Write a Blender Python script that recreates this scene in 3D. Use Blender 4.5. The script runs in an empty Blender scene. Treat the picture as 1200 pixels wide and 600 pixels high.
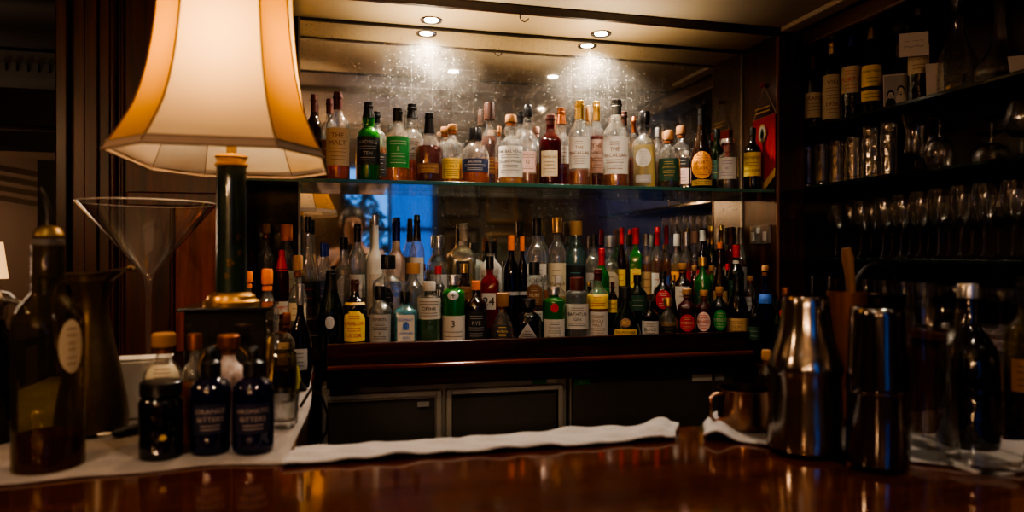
import bpy, bmesh, math, random
from mathutils import Vector, Matrix
random.seed(7)
SC = bpy.context.scene
COL = SC.collection
PI = math.pi
EYE = 1.45                      # eye height above the floor
TH = math.radians(13.6)
ST, CT = math.sin(TH), math.cos(TH)
F = 800.0
HV = 296.0

def ray(u):
    t = (u - 600.0) / F
    return ST + CT * t, CT - ST * t
def at(u, Y):
    """x of the point seen in column u on the plane y = Y, and its distance along the view axis"""
    dx, dy = ray(u)
    L = Y / dy
    return dx * L, L
def zat(v, L):
    return EYE + (HV - v) / F * L

# ------------------------------------------------------------------ materials
MATS = {}
def new_mat(name):
    m = bpy.data.materials.new(name); m.use_nodes = True
    nt = m.node_tree; nt.nodes.clear()
    out = nt.nodes.new('ShaderNodeOutputMaterial')
    return m, nt, out
def N(nt, typ, **kw):
    n = nt.nodes.new(typ)
    for k, v in kw.items():
        if k.startswith('_'):
            setattr(n, k[1:], v)
        else:
            n.inputs[k.replace('_', ' ')].default_value = v
    return n
def c4(c): return (c[0], c[1], c[2], 1.0)
def pbr(name, col, rough=.5, metal=0.0, coat=0.0, bump=0.0, bscale=60, emis=0.0, spec=.5, var=0.0, sheen=0):
    key = ('pbr', name)
    if key in MATS: return MATS[key]
    m, nt, out = new_mat(name)
    b = N(nt, 'ShaderNodeBsdfPrincipled')
    b.inputs['Base Color'].default_value = c4(col)
    b.inputs['Roughness'].default_value = rough
    b.inputs['Metallic'].default_value = metal
    b.inputs['Coat Weight'].default_value = coat
    b.inputs['Specular IOR Level'].default_value = spec
    if sheen: b.inputs['Sheen Weight'].default_value = sheen
    if emis:
        b.inputs['Emission Color'].default_value = c4(col); b.inputs['Emission Strength'].default_value = emis
    tc = N(nt, 'ShaderNodeTexCoord')
    nz = N(nt, 'ShaderNodeTexNoise'); nz.inputs['Scale'].default_value = bscale; nz.inputs['Detail'].default_value = 4
    nt.links.new(tc.outputs['Object'], nz.inputs['Vector'])
    if var:
        mx = N(nt, 'ShaderNodeMix', _data_type='RGBA')
        mx.inputs[6].default_value = c4([x * (1 - var) for x in col]); mx.inputs[7].default_value = c4([min(1, x * (1 + var)) for x in col])
        nt.links.new(nz.outputs['Fac'], mx.inputs[0]); nt.links.new(mx.outputs[2], b.inputs['Base Color'])
    if bump:
        bp = N(nt, 'ShaderNodeBump'); bp.inputs['Strength'].default_value = bump; bp.inputs['Distance'].default_value = .004
        nt.links.new(nz.outputs['Fac'], bp.inputs['Height']); nt.links.new(bp.outputs[0], b.inputs['Normal'])
    nt.links.new(b.outputs[0], out.inputs[0])
    MATS[key] = m
    return m
def wood(name, c1, c2, rough=.25, axis='Z', scale=5.0, coat=.5, spec=.5):
    key = ('wood', name)
    if key in MATS: return MATS[key]
    m, nt, out = new_mat(name)
    tc = N(nt, 'ShaderNodeTexCoord'); mp = N(nt, 'ShaderNodeMapping')
    s = {'X': (.6, 9, 9), 'Y': (9, .6, 9), 'Z': (9, 9, .6)}[axis]
    mp.inputs['Scale'].default_value = s
    nt.links.new(tc.outputs['Object'], mp.inputs[0])
    nz = N(nt, 'ShaderNodeTexNoise'); nz.inputs['Scale'].default_value = scale; nz.inputs['Detail'].default_value = 8; nz.inputs['Distortion'].default_value = .6
    nt.links.new(mp.outputs[0], nz.inputs['Vector'])
    cr = N(nt, 'ShaderNodeValToRGB')
    cr.color_ramp.elements[0].position = .32; cr.color_ramp.elements[0].color = c4(c1)
    cr.color_ramp.elements[1].position = .68; cr.color_ramp.elements[1].color = c4(c2)
    nt.links.new(nz.outputs['Fac'], cr.inputs[0])
    b = N(nt, 'ShaderNodeBsdfPrincipled'); b.inputs['Roughness'].default_value = rough
    b.inputs['Coat Weight'].default_value = coat; b.inputs['Coat Roughness'].default_value = rough * .6
    b.inputs['Specular IOR Level'].default_value = spec
    nt.links.new(cr.outputs[0], b.inputs['Base Color'])
    nt.links.new(b.outputs[0], out.inputs[0])
    MATS[key] = m
    return m
def thin_glass(name, tint=(1, 1, 1), edge=.35, haze=0.0, rough=.04, refl=1.6, hazecol=None, base=.03, lens=0.0):
    """thin-walled glass: tinted clear pass, darker towards grazing angles, glossy surface, optional milky body"""
    key = ('glass', name)
    if key in MATS: return MATS[key]
    m, nt, out = new_mat(name)
    lw = N(nt, 'ShaderNodeLayerWeight'); lw.inputs['Blend'].default_value = .35
    mx = N(nt, 'ShaderNodeMix', _data_type='RGBA')
    mx.inputs[6].default_value = c4(tint); mx.inputs[7].default_value = c4([x * edge for x in tint])
    pw = N(nt, 'ShaderNodeMath', _operation='POWER'); pw.inputs[1].default_value = 2.2
    nt.links.new(lw.outputs['Facing'], pw.inputs[0]); nt.links.new(pw.outputs[0], mx.inputs[0])
    tr = N(nt, 'ShaderNodeBsdfTransparent'); nt.links.new(mx.outputs[2], tr.inputs[0])
    body = tr
    if haze:
        df = N(nt, 'ShaderNodeBsdfDiffuse'); df.inputs[0].default_value = c4(hazecol or tint)
        tl = N(nt, 'ShaderNodeBsdfTranslucent'); tl.inputs[0].default_value = c4(hazecol or tint)
        a = N(nt, 'ShaderNodeMixShader'); a.inputs[0].default_value = .35
        nt.links.new(df.outputs[0], a.inputs[1]); nt.links.new(tl.outputs[0], a.inputs[2])
        body = N(nt, 'ShaderNodeMixShader'); body.inputs[0].default_value = haze
        nt.links.new(tr.outputs[0], body.inputs[1]); nt.links.new(a.outputs[0], body.inputs[2])
    if lens:
        gb = N(nt, 'ShaderNodeBsdfGlass'); gb.inputs[0].default_value = c4([min(1, x * 1.1) for x in tint]); gb.inputs['Roughness'].default_value = .02; gb.inputs['IOR'].default_value = 1.42
        lm = N(nt, 'ShaderNodeMixShader'); lm.inputs[0].default_value = lens
        nt.links.new(body.outputs[0], lm.inputs[1]); nt.links.new(gb.outputs[0], lm.inputs[2]); body = lm
    gl = N(nt, 'ShaderNodeBsdfGlossy'); gl.inputs['Roughness'].default_value = rough; gl.inputs[0].default_value = (1, 1, 1, 1)
    if name.startswith(('glass_', 'stem', 'cut_')):
        tc = N(nt, 'ShaderNodeTexCoord'); nz = N(nt, 'ShaderNodeTexNoise'); nz.inputs['Scale'].default_value = 38; nz.inputs['Detail'].default_value = 2
        bp = N(nt, 'ShaderNodeBump'); bp.inputs['Strength'].default_value = .5; bp.inputs['Distance'].default_value = .004
        nt.links.new(tc.outputs['Object'], nz.inputs['Vector']); nt.links.new(nz.outputs['Fac'], bp.inputs['Height']); nt.links.new(bp.outputs[0], gl.inputs['Normal'])
    l2 = N(nt, 'ShaderNodeLayerWeight'); l2.inputs['Blend'].default_value = .5
    fr = N(nt, 'ShaderNodeMath', _operation='POWER'); fr.inputs[1].default_value = 4.0; nt.links.new(l2.outputs['Facing'], fr.inputs[0])
    mu = N(nt, 'ShaderNodeMath', _operation='MULTIPLY_ADD'); mu.inputs[1].default_value = refl * .42; mu.inputs[2].default_value = base; mu.use_clamp = True
    nt.links.new(fr.outputs[0], mu.inputs[0])
    ms = N(nt, 'ShaderNodeMixShader'); nt.links.new(mu.outputs[0], ms.inputs[0])
    nt.links.new(body.outputs[0], ms.inputs[1]); nt.links.new(gl.outputs[0], ms.inputs[2])
    nt.links.new(ms.outputs[0], out.inputs[0])
    MATS[key] = m
    return m
GL = {
    'clear': lambda: thin_glass('glass_clear', (.97, .98, .97), .16, .075, hazecol=(.85, .87, .82), refl=3.0, base=.10, rough=.05, lens=.14),
    'green': lambda: thin_glass('glass_green', (.05, .46, .08), .3, .45, hazecol=(.02, .36, .04), refl=2.6, base=.07),
    'dkgreen': lambda: thin_glass('glass_dark_green', (.05, .13, .05), .3, .35, hazecol=(.014, .05, .018), refl=2.6, base=.07),
    'olive': lambda: thin_glass('glass_olive', (.62, .52, .14), .35, .14, hazecol=(.14, .11, .02)),
    'teal': lambda: thin_glass('glass_teal', (.25, .68, .75), .4, .35, hazecol=(.16, .55, .62), refl=2.6, base=.07),
    'paleteal': lambda: thin_glass('glass_pale_teal', (.62, .82, .78), .4, .12, hazecol=(.4, .7, .66), lens=.1, base=.07),
    'brown': lambda: thin_glass('glass_brown', (.22, .08, .03), .3, .35, hazecol=(.07, .022, .008), refl=2.6, base=.07),
    'black': lambda: thin_glass('glass_black', (.012, .012, .014), .5, .7, hazecol=(.008, .008, .01), refl=2.6, base=.07),
    'red': lambda: thin_glass('glass_red', (.55, .02, .03), .3, .5, hazecol=(.42, .015, .03)),
    'blue': lambda: thin_glass('glass_blue', (.015, .02, .20), .3, .55, hazecol=(.004, .005, .065), refl=2.6, base=.06),
    'frost': lambda: thin_glass('glass_frosted', (.8, .82, .8), .6, .92, rough=.3, hazecol=(.88, .86, .80)),
    'frostwarm': lambda: thin_glass('glass_frosted_warm', (.8, .7, .64), .6, .92, rough=.3, hazecol=(.86, .70, .62)),
    'white': lambda: thin_glass('glass_white_ceramic', (.8, .8, .78), .6, .97, rough=.15, hazecol=(.88, .87, .82)),
    'pinkred': lambda: thin_glass('glass_dark_red', (.25, .03, .03), .3, .45, hazecol=(.14, .02, .02)),
}
def liq(name):
    L = {'amber': (.88, .42, .06), 'gold': (.92, .62, .20), 'orange': (.95, .38, .04), 'red': (.60, .03, .02), 'dark': (.16, .04, .015), 'ruby': (.42, .02, .02),
         'brown': (.42, .12, .03), 'water': (.93, .95, .95), 'green': (.10, .55, .10), 'pale': (.93, .82, .5), 'rust': (.66, .26, .03), 'pink': (.9, .5, .4)}[name]
    if name == 'water':
        return thin_glass('liquid_water', (.94, .95, .95), .8, .05, refl=.8)
    return thin_glass('liquid_' + name, L, .45, .28, rough=.08, refl=.6, hazecol=[x ** 1.25 for x in L])
CAPC = {'black': ((.012, .012, .013), .3, 0), 'maroon': ((.07, .010, .006), .4, 0), 'cork': ((.36, .18, .07), .75, 0), 'orange': ((.75, .20, .04), .45, 0),
        'gold': ((.72, .45, .14), .3, .9), 'red': ((.55, .02, .02), .35, 0), 'silver': ((.62, .61, .6), .25, .9), 'white': ((.50, .47, .42), .45, 0), 'blue': ((.02, .04, .22), .3, .2),
        'copper': ((.30, .10, .035), .38, .7), 'wood': ((.40, .20, .08), .6, 0), 'brown': ((.055, .018, .008), .45, 0), 'pewter': ((.30, .29, .28), .4, .8), 'green': ((.02, .14, .04), .4, 0), 'pink': ((.36, .20, .15), .5, 0)}
def capm(c):
    col, r, me = CAPC[c]
    return pbr('stopper_' + c, col, r, me)
LABC = {'ink': (.008, .008, .03), 'faded': (.38, .28, .23), 'white': (.56, .53, .47), 'cream': (.56, .48, .33), 'beige': (.52, .40, .26), 'black': (.014, .014, .015), 'green': (.02, .26, .06), 'yellow': (.80, .58, .12), 'gold': (.55, .36, .10),
        'orange': (.85, .36, .05), 'red': (.55, .025, .03), 'navy': (.02, .03, .09), 'brown': (.20, .09, .04), 'grey': (.35, .34, .33), 'pink': (.72, .50, .44), 'tan': (.55, .36, .17),
        'purple': (.20, .10, .32), 'blue': (.05, .16, .55), 'teal': (.1, .45, .5), 'silver': (.6, .6, .6), 'dkgreen': (.02, .07, .04)}
def labm(c): return pbr('paper_' + c, LABC[c], .62, .6 if c == 'silver' else 0, bump=.05, bscale=200, var=.06)

# ------------------------------------------------------------------ object helpers
def mesh_obj(name, verts, faces, mat, parent=None, smooth=False, mats=None, fm=None, loc=None):
    me = bpy.data.meshes.new(name); me.from_pydata(verts, [], faces); me.update()
    for m in (mats or [mat]): me.materials.append(m)
    if fm:
        for p, i in zip(me.polygons, fm): p.material_index = i
    if smooth:
        for p in me.polygons: p.use_smooth = True
    o = bpy.data.objects.new(name, me); COL.objects.link(o)
    if parent: o.parent = parent
    if loc: o.location = loc
    return o
def tag(o, label, cat, group=None, kind=None):
    if label: o['label'] = label
    if cat: o['category'] = cat
    if group: o['group'] = group
    if kind: o['kind'] = kind
    return o
def thing(name, label, cat, loc, rz=0, group=None):
    o = bpy.data.objects.new(name, None); COL.objects.link(o)
    o.empty_display_size = .02
    o.location = loc; o.rotation_euler = (0, 0, rz)
    return tag(o, label, cat, group)
class MB:
    """collects shapes into one mesh"""
    def __init__(s): s.v = []; s.f = []; s.m = []
    def add(s, v, f, m=0):
        b = len(s.v); s.v += v; s.f += [tuple(b + i for i in q) for q in f]; s.m += [m] * len(f); return s
    def box(s, x0, x1, y0, y1, z0, z1, m=0):
        v = [(x, y, z) for z in (z0, z1) for y in (y0, y1) for x in (x0, x1)]
        return s.add(v, [(0, 2, 3, 1), (4, 5, 7, 6), (0, 1, 5, 4), (2, 6, 7, 3), (0, 4, 6, 2), (1, 3, 7, 5)], m)
    def lathe(s, prof, seg=24, m=0, c=(0, 0, 0), n=2.0, sx=1.0, sy=1.0, cap0=True, cap1=True):
        """prof: list of (radius, z); n: roundness of the section (2 circle, 6 squarish)"""
        v, f = [], []
        for r, z in prof:
            for k in range(seg):
                a = 2 * PI * k / seg; q = sect(a, n)
                v.append((c[0] + r * q * math.cos(a) * sx, c[1] + r * q * math.sin(a) * sy, c[2] + z))
        for i in range(len(prof) - 1):
            for k in range(seg):
                k2 = (k + 1) % seg
                f.append((i * seg + k, i * seg + k2, (i + 1) * seg + k2, (i + 1) * seg + k))
        if cap0 and prof[0][0] > 1e-5: f.append(tuple(reversed(range(seg))))
        if cap1 and prof[-1][0] > 1e-5: f.append(tuple((len(prof) - 1) * seg + k for k in range(seg)))
        return s.add(v, f, m)
    def tube(s, pts, r, seg=8, m=0, closed=False):
        pts = [Vector(p) for p in pts]; v, f = [], []
        rr = r if isinstance(r, (list, tuple)) else [r] * len(pts)
        up = Vector((0, 0, 1)); n = len(pts); prev = None
        for i, p in enumerate(pts):
            d = (pts[(i + 1) % n] - pts[i - 1]) if closed else (pts[min(i + 1, n - 1)] - pts[max(i - 1, 0)])
            d.normalize()
            a = (prev if prev is not None else (up if abs(d.z) < .9 else Vector((1, 0, 0))))
            x = (a - d * a.dot(d))
            if x.length < 1e-4: x = d.orthogonal()
            x.normalize(); y = d.cross(x); prev = x
            for k in range(seg):
                w = 2 * PI * k / seg; q = p + (x * math.cos(w) + y * math.sin(w)) * rr[i]; v.append(tuple(q))
        for i in range(n if closed else n - 1):
            j = (i + 1) % n
            for k in range(seg):
                k2 = (k + 1) % seg; f.append((i * seg + k, i * seg + k2, j * seg + k2, j * seg + k))
        if not closed:
            f.append(tuple(reversed(range(seg)))); f.append(tuple((n - 1) * seg + k for k in range(seg)))
        return s.add(v, f, m)
    def build(s, name, mat, parent=None, smooth=False, loc=None, mats=None, bev=0):
        o = mesh_obj(name, s.v, s.f, mat, parent, smooth, mats, s.m, loc)
        if smooth:
            try: o.data.set_sharp_from_angle(angle=math.radians(40))
            except Exception: pass
        if bev:
            b = o.modifiers.new('bevel', 'BEVEL'); b.width = bev; b.segments = 2; b.limit_method = 'ANGLE'
        return o
def sect(a, n):
    if n == 2: return 1.0
    return (abs(math.cos(a)) ** n + abs(math.sin(a)) ** n) ** (-1.0 / n)
def struct(o): o['kind'] = 'structure'; return o
def sbox(name, mat, x0, x1, y0, y1, z0, z1, bev=0):
    return struct(MB().box(x0, x1, y0, y1, z0, z1).build(name, mat, bev=bev))

# ---- lettering
TXT = {}
def text_geo(s):
    """flat triangles of a line of lettering, normalised to cap height 1 and centred"""
    if s in TXT: return TXT[s]
    cu = bpy.data.curves.new('t', 'FONT'); cu.body = s; cu.resolution_u = 2; cu.size = 1.0
    ob = bpy.data.objects.new('t', cu); COL.objects.link(ob)
    bpy.context.view_layer.update()
    dg = bpy.context.evaluated_depsgraph_get()
    me = ob.evaluated_get(dg).to_mesh()
    v = [tuple(x.co) for x in me.vertices]; f = [tuple(p.vertices) for p in me.polygons]
    ob.evaluated_get(dg).to_mesh_clear()
    bpy.data.objects.remove(ob); bpy.data.curves.remove(cu)
    if not v: TXT[s] = ([], [], 1); return TXT[s]
    x0 = min(p[0] for p in v); x1 = max(p[0] for p in v); y0 = min(p[1] for p in v); y1 = max(p[1] for p in v)
    h = max(y1 - y0, .01)
    v = [((p[0] - (x0 + x1) / 2) / h, (p[1] - y0) / h) for p in v]
    TXT[s] = (v, f, (x1 - x0) / h)
    return TXT[s]

def interp(prof, z):
    for (r0, z0), (r1, z1) in zip(prof, prof[1:]):
        if z0 <= z <= z1 and z1 > z0: return r0 + (r1 - r0) * (z - z0) / (z1 - z0)
    return prof[-1][0]

# ------------------------------------------------------------------ bottles
PROF = {
    'oil': [(.92, 0), (.99, .01), (1, .03), (1, .64), (.95, .69), (.78, .74), (.55, .78), (.47, .80), (.46, 1)],
    'std':   [(.90, 0), (.98, .012), (1, .04), (1, .60), (.96, .645), (.80, .69), (.55, .73), (.40, .765), (.36, .80), (.35, 1)],
    'sq':    [(.92, 0), (.99, .012), (1, .04), (1, .62), (.95, .66), (.70, .70), (.42, .735), (.36, .76), (.35, 1)],
    'slope': [(.90, 0), (.97, .012), (.97, .04), (1, .58), (.95, .63), (.80, .67), (.60, .71), (.44, .75), (.38, .79), (.36, 1)],
    'bulb':  [(.90, 0), (.98, .012), (1, .04), (1, .56), (.93, .61), (.70, .65), (.48, .68), (.44, .70), (.52, .74), (.55, .78), (.50, .82), (.38, .86), (.36, 1)],
    'cone':  [(.90, 0), (.97, .012), (1, .04), (.99, .40), (.94, .48), (.80, .56), (.58, .63), (.38, .69), (.29, .74), (.27, 1)],
    'squat': [(.85, 0), (.97, .015), (1, .05), (1, .42), (.97, .52), (.85, .61), (.62, .68), (.40, .73), (.33, .76), (.31, 1)],
    'wine':  [(.92, 0), (.99, .01), (1, .03), (1, .62), (.96, .66), (.78, .70), (.54, .735), (.42, .77), (.38, .82), (.37, 1)],
    'burg':  [(.92, 0), (.99, .01), (1, .03), (1, .42), (.95, .50), (.80, .60), (.58, .70), (.42, .78), (.36, .85), (.35, 1)],
    'vodka': [(.90, 0), (.98, .01), (1, .03), (.99, .52), (.94, .56), (.80, .595), (.58, .63), (.43, .66), (.38, .70), (.35, 1)],
    'cyl':   [(.92, 0), (.99, .01), (1, .03), (1, .72), (.97, .76), (.80, .79), (.50, .81), (.42, .83), (.40, 1)],
    'round': [(.50, 0), (.70, .02), (.90, .12), (1, .26), (.97, .40), (.84, .52), (.60, .61), (.36, .68), (.27, .74), (.25, 1)],
    'half':  [(1, 0), (1, .03), (.98, .12), (.90, .26), (.76, .40), (.55, .52), (.34, .60), (.24, .66), (.23, 1)],
    'tallneck': [(.90, 0), (.98, .012), (1, .04), (1, .36), (.95, .44), (.80, .53), (.58, .62), (.42, .70), (.34, .78), (.30, 1)],
    'dropper': [(.88, 0), (.98, .02), (1, .05), (1, .56), (.96, .62), (.80, .67), (.52, .70), (.44, .72), (.42, 1)],
    'jar':   [(.92, 0), (1, .02), (1, .72), (.92, .78), (.72, .82), (.70, 1)],
}
ALL = []    # (x, y, r) footprints already taken
def bottle(x, y, z, R, h, kind, glass, lq, lvl, cap, labs, label, rz=None, name='liquor_bottle', cat='bottle', group=None, seg=22, sy=1.0):
    """cap = (colour, start fraction, radius factor[, style]); labs = [(z0, z1, half width factor, colour, ink, lines, shape)]"""
    n = 7.0 if kind in ('sq',) else 2.0
    P = PROF[kind]
    if rz is None: rz = math.atan2(-y, -x) + PI / 2 + random.uniform(-.12, .12)
    t = thing(name, label, cat, (x, y, z), rz, group)
    cz = cap[1]
    nr = interp(P, .99)
    body = [(r * R, q * h) for r, q in P if q <= cz + .02]
    body.append((interp(P, cz) * R, (cz + .03) * h))
    MB().lathe(body, seg, n=n, sy=sy).build('glass_body', GL[glass](), t, True)
    if lq:
        lp = [(r * R * .93, max(q * h, .006)) for r, q in P if q < lvl] + [(interp(P, lvl) * R * .93, lvl * h)]
        MB().lathe(lp, seg, n=n, sy=sy).build('liquid', liq(lq), t, True)
    cr = cap[2] * nr * R
    style = cap[3] if len(cap) > 3 else 'plain'
    if style == 'foil':
        cp = [(interp(P, cz) * R * 1.05, cz * h), (interp(P, .92) * R * 1.06, .92 * h), (nr * R * 1.22, .925 * h), (nr * R * 1.22, .95 * h), (nr * R * 1.08, .955 * h), (nr * R * 1.06, h * .995), (nr * R * .9, h)]
        MB().lathe(cp, 16).build('foil_capsule', capm(cap[0]), t, True)
    elif style == 'cork':
        cp = [(nr * R * .85, cz * h), (nr * R * .85, (cz + .012) * h), (cr, (cz + .014) * h), (cr * 1.05, (cz + .03) * h), (cr * 1.05, .985 * h), (cr * .9, h)]
        MB().lathe(cp, 16).build('stopper', capm(cap[0]), t, True)
        MB().lathe([(nr * R * 1.04, (cz - .045) * h), (nr * R * 1.2, (cz - .04) * h), (nr * R * 1.2, (cz - .006) * h), (nr * R, (cz - .002) * h)], 16).build('neck_ring', capm('copper' if cap[0] == 'cork' else cap[0]), t, True)
    elif style == 'drop':
        cp = [(cr, cz * h), (cr * 1.05, (cz + .02) * h), (cr * 1.05, .84 * h), (cr * .8, .85 * h), (cr * .55, .87 * h), (cr * .6, .93 * h), (cr * .5, .98 * h), (cr * .25, h)]
        MB().lathe(cp, 18).build('dropper_cap', capm(cap[0]), t, True)
    else:
        cp = [(cr, cz * h), (cr, .985 * h), (cr * .93, h)]
        MB().lathe(cp, 18).build('screw_cap', capm(cap[0]), t, True)
    for lb in labs:
        paper_label(t, P, R, h, n, sy, *lb)
    return t
def paper_label(t, P, R, h, n, sy, z0, z1, hw, col, ink, lines, shape='rect'):
    """a label wrapped on the front (local -y) of the bottle, its lettering in the same mesh"""
    mb = MB()
    W = hw * R
    def pt(x, z, off):
        r = interp(P, z / h) * R
        if n != 2.0:
            a = math.atan2(x, R); q = sect(a, n) * r
        else:
            a = x / R; q = r
        q += off
        return (q * math.sin(a), -q * math.cos(a) * sy, z)
    nx, nz = 10, 8
    v, f = [], []
    zc, hz = (z0 + z1) / 2 * h, (z1 - z0) / 2 * h
    if shape == 'oval':
        K = 20; v.append(pt(0, zc, .0006))
        for j in (1, 2, 3):
            for k in range(K):
                a = 2 * PI * k / K; v.append(pt(W * j / 3 * math.cos(a), zc + hz * j / 3 * math.sin(a), .0006))
        for k in range(K): f.append((0, 1 + k, 1 + (k + 1) % K))
        for j in (0, 1):
            for k in range(K):
                a, b = 1 + j * K + k, 1 + j * K + (k + 1) % K; f.append((a, a + K, b + K, b))
    else:
        for j in range(nz + 1):
            tz = j / nz * 2 - 1
            for i in range(nx + 1):
                tx = i / nx * 2 - 1
                w = W
                if shape == 'arch' and tz > .3: w = W * math.sqrt(max(0, 1 - ((tz - .3) / .75) ** 2))
                if shape == 'tri': w = W * max(.02, (1 - (tz + 1) / 2 * .97))
                if shape == 'shield' and tz < 0: w = W * (1 + tz * .35)
                v.append(pt(w * tx, zc + hz * tz, .0006))
        for j in range(nz):
            for i in range(nx):
                a = j * (nx + 1) + i; f.append((a, a + 1, a + nx + 2, a + nx + 1))
    mb.add(v, f, 0)
    if lines:
        k = len(lines); span = 2 * hz * .80; step = span / k
        for i, ln in enumerate(lines):
            yc = zc + span / 2 - (i + .5) * step
            if shape == 'tri': yc = zc - hz * .2 + span * .25 - (i + .5) * step * .5
            if ln.startswith('~'):            # rule of print too small to read
                ww = W * float(ln[1:] or .7); hh = min(step * .10, .0007)
                for q in (-1, 1) if step > .006 else (0,):
                    c = yc + q * step * .22
                    seg = 6; vv = []
                    for e in range(seg + 1):
                        xx = -ww + 2 * ww * e / seg; vv += [pt(xx, c - hh, .0012), pt(xx, c + hh, .0012)]
                    mb.add(vv, [(2 * e, 2 * e + 2, 2 * e + 3, 2 * e + 1) for e in range(seg)], 1)
                continue
            tv, tf, tw = text_geo(ln)
            if not tv: continue
            s = min(step * .62, 2 * W * .84 / tw)
            mb.add([pt(p[0] * s, yc - s / 2 + p[1] * s, .0012) for p in tv], tf, 1)
    o = mb.build('paper_label', None, t, True, mats=[labm(col), labm(ink)])
    return o
def free_y(u, w, Y, lo, hi, mode='near'):
    """move a bottle along its line of sight until it touches no neighbour"""
    best = None
    for s in range(0, 41):
        for sg in ((1, -1) if s else (1,)):
            y = Y + sg * s * .005
            if y < lo or y > hi: continue
            x, L = at(u, y); R = w / 2 * L / F
            ov = 0
            for (a, b, r) in ALL:
                d = math.hypot(a - x, b - y) - r - R - .0015
                if d < 0: ov += -d
            if best is None or ov < best[0] - 1e-6: best = (ov, y, x, L, R)
            if ov == 0: return best
    return best

# ================================================================== ROOM
H = .78; A_Y = 2.14; M_Y = 2.36; SX = 1.49
E = EYE
mah = wood('mahogany', (.014, .003, .0015), (.070, .012, .004), .36, 'Z', coat=.1, spec=.35)
mah_h = wood('mahogany_horizontal', (.016, .004, .0025), (.055, .014, .007), .22, 'X')
mah_dark = wood('mahogany_dark', (.012, .004, .003), (.034, .010, .007), .30, 'Z')
mah_side = wood('mahogany_lacquered', (.030, .009, .007), (.075, .021, .014), .28, 'Z', coat=.3)
bar_wood = wood('bar_varnish', (.040, .009, .004), (.095, .024, .008), .11, 'X', 3.0, coat=1.0)
cream = pbr('cream_paint', (.56, .49, .39), .55, bump=.1, bscale=3, var=.06)
cream_gloss = pbr('cream_gloss', (.62, .50, .33), .32, bump=.5, bscale=5, var=.10)  # uneven tone and bumps stand in for light patterns off the glass shelf
dark = pbr('near_black', (.010, .008, .007), .5)
dkpaint = pbr('dim_wall_paint', (.16, .10, .065), .7, var=.1)
greyp = pbr('grey_ceiling', (.17, .165, .165), .7)
brass = pbr('brass', (.62, .40, .16), .3, .9)
chrome = pbr('chrome', (.68, .66, .63), .18, 1.0)

sbox('floor', wood('floor_boards', (.03, .014, .008), (.08, .035, .018), .5, 'X'), -4.5, 3.0, -2.6, 6.0, -.05, 0)
# --- back wall behind the mirror, with the alcove in it
sbox('wall_back', mah_dark, -.30, 1.60, M_Y + .02, M_Y + .12, 0, E + 1.30)
sbox('wall_alcove_left', mah_dark, -.335, -.30, A_Y, M_Y + .02, 0, E + H)
# panelled pier left of the alcove
pier = MB().box(-.765, -.335, 2.10, M_Y + .1, 0, E + 1.3).build('wall_pier', mah); struct(pier)
def pier_trim(name, x0, x1, d, z0=0.0, z1=E + 1.3, mat=mah):
    return sbox(name, mat, x0, x1, 2.10 - d, 2.10, z0, z1, .004)
pier_trim('trim_pier_edge', -.765, -.735, .022)
pier_trim('trim_pier_stile', -.70, -.665, .010)
struct(MB().lathe([(.011, 0), (.011, E + 1.3)], 12, c=(-.628, 2.096, 0)).build('trim_pier_bead', mah, None, True))
struct(MB().lathe([(.006, 0), (.006, E + 1.3)], 10, c=(-.605, 2.098, 0)).build('trim_pier_bead_thin', mah, None, True))
pier_trim('trim_pier_rail', -.595, -.335, .012, E + .13, E + .17)
lit = wood('mahogany_lit_panel', (.10, .016, .006), (.26, .05, .016), .35, 'Z', coat=.1, spec=.3)  # lamplight put into the colour: a redder, brighter copy of the mahogany
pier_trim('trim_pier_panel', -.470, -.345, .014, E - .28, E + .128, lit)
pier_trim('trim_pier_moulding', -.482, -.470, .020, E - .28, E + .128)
# --- alcove ceiling, soffit, header strips
sbox('ceiling_alcove', cream_gloss, -.335, 1.60, A_Y + .012, M_Y + .12, E + H, E + H + .05)
sbox('ceiling_soffit', cream, -1.1, 1.56, 1.60, A_Y, E + .80, E + 1.30)
sbox('trim_header', mah_dark, -.335, 1.60, A_Y - .004, A_Y + .012, E + H - .006, E + .803)
sbox('trim_soffit_edge', dark, -1.1, 1.56, 1.592, 1.602, E + .792, E + .812)
sbox('trim_mirror_head', dark, -.15, SX, M_Y - .006, M_Y, E + H - .010, E + H - .001)
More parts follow.
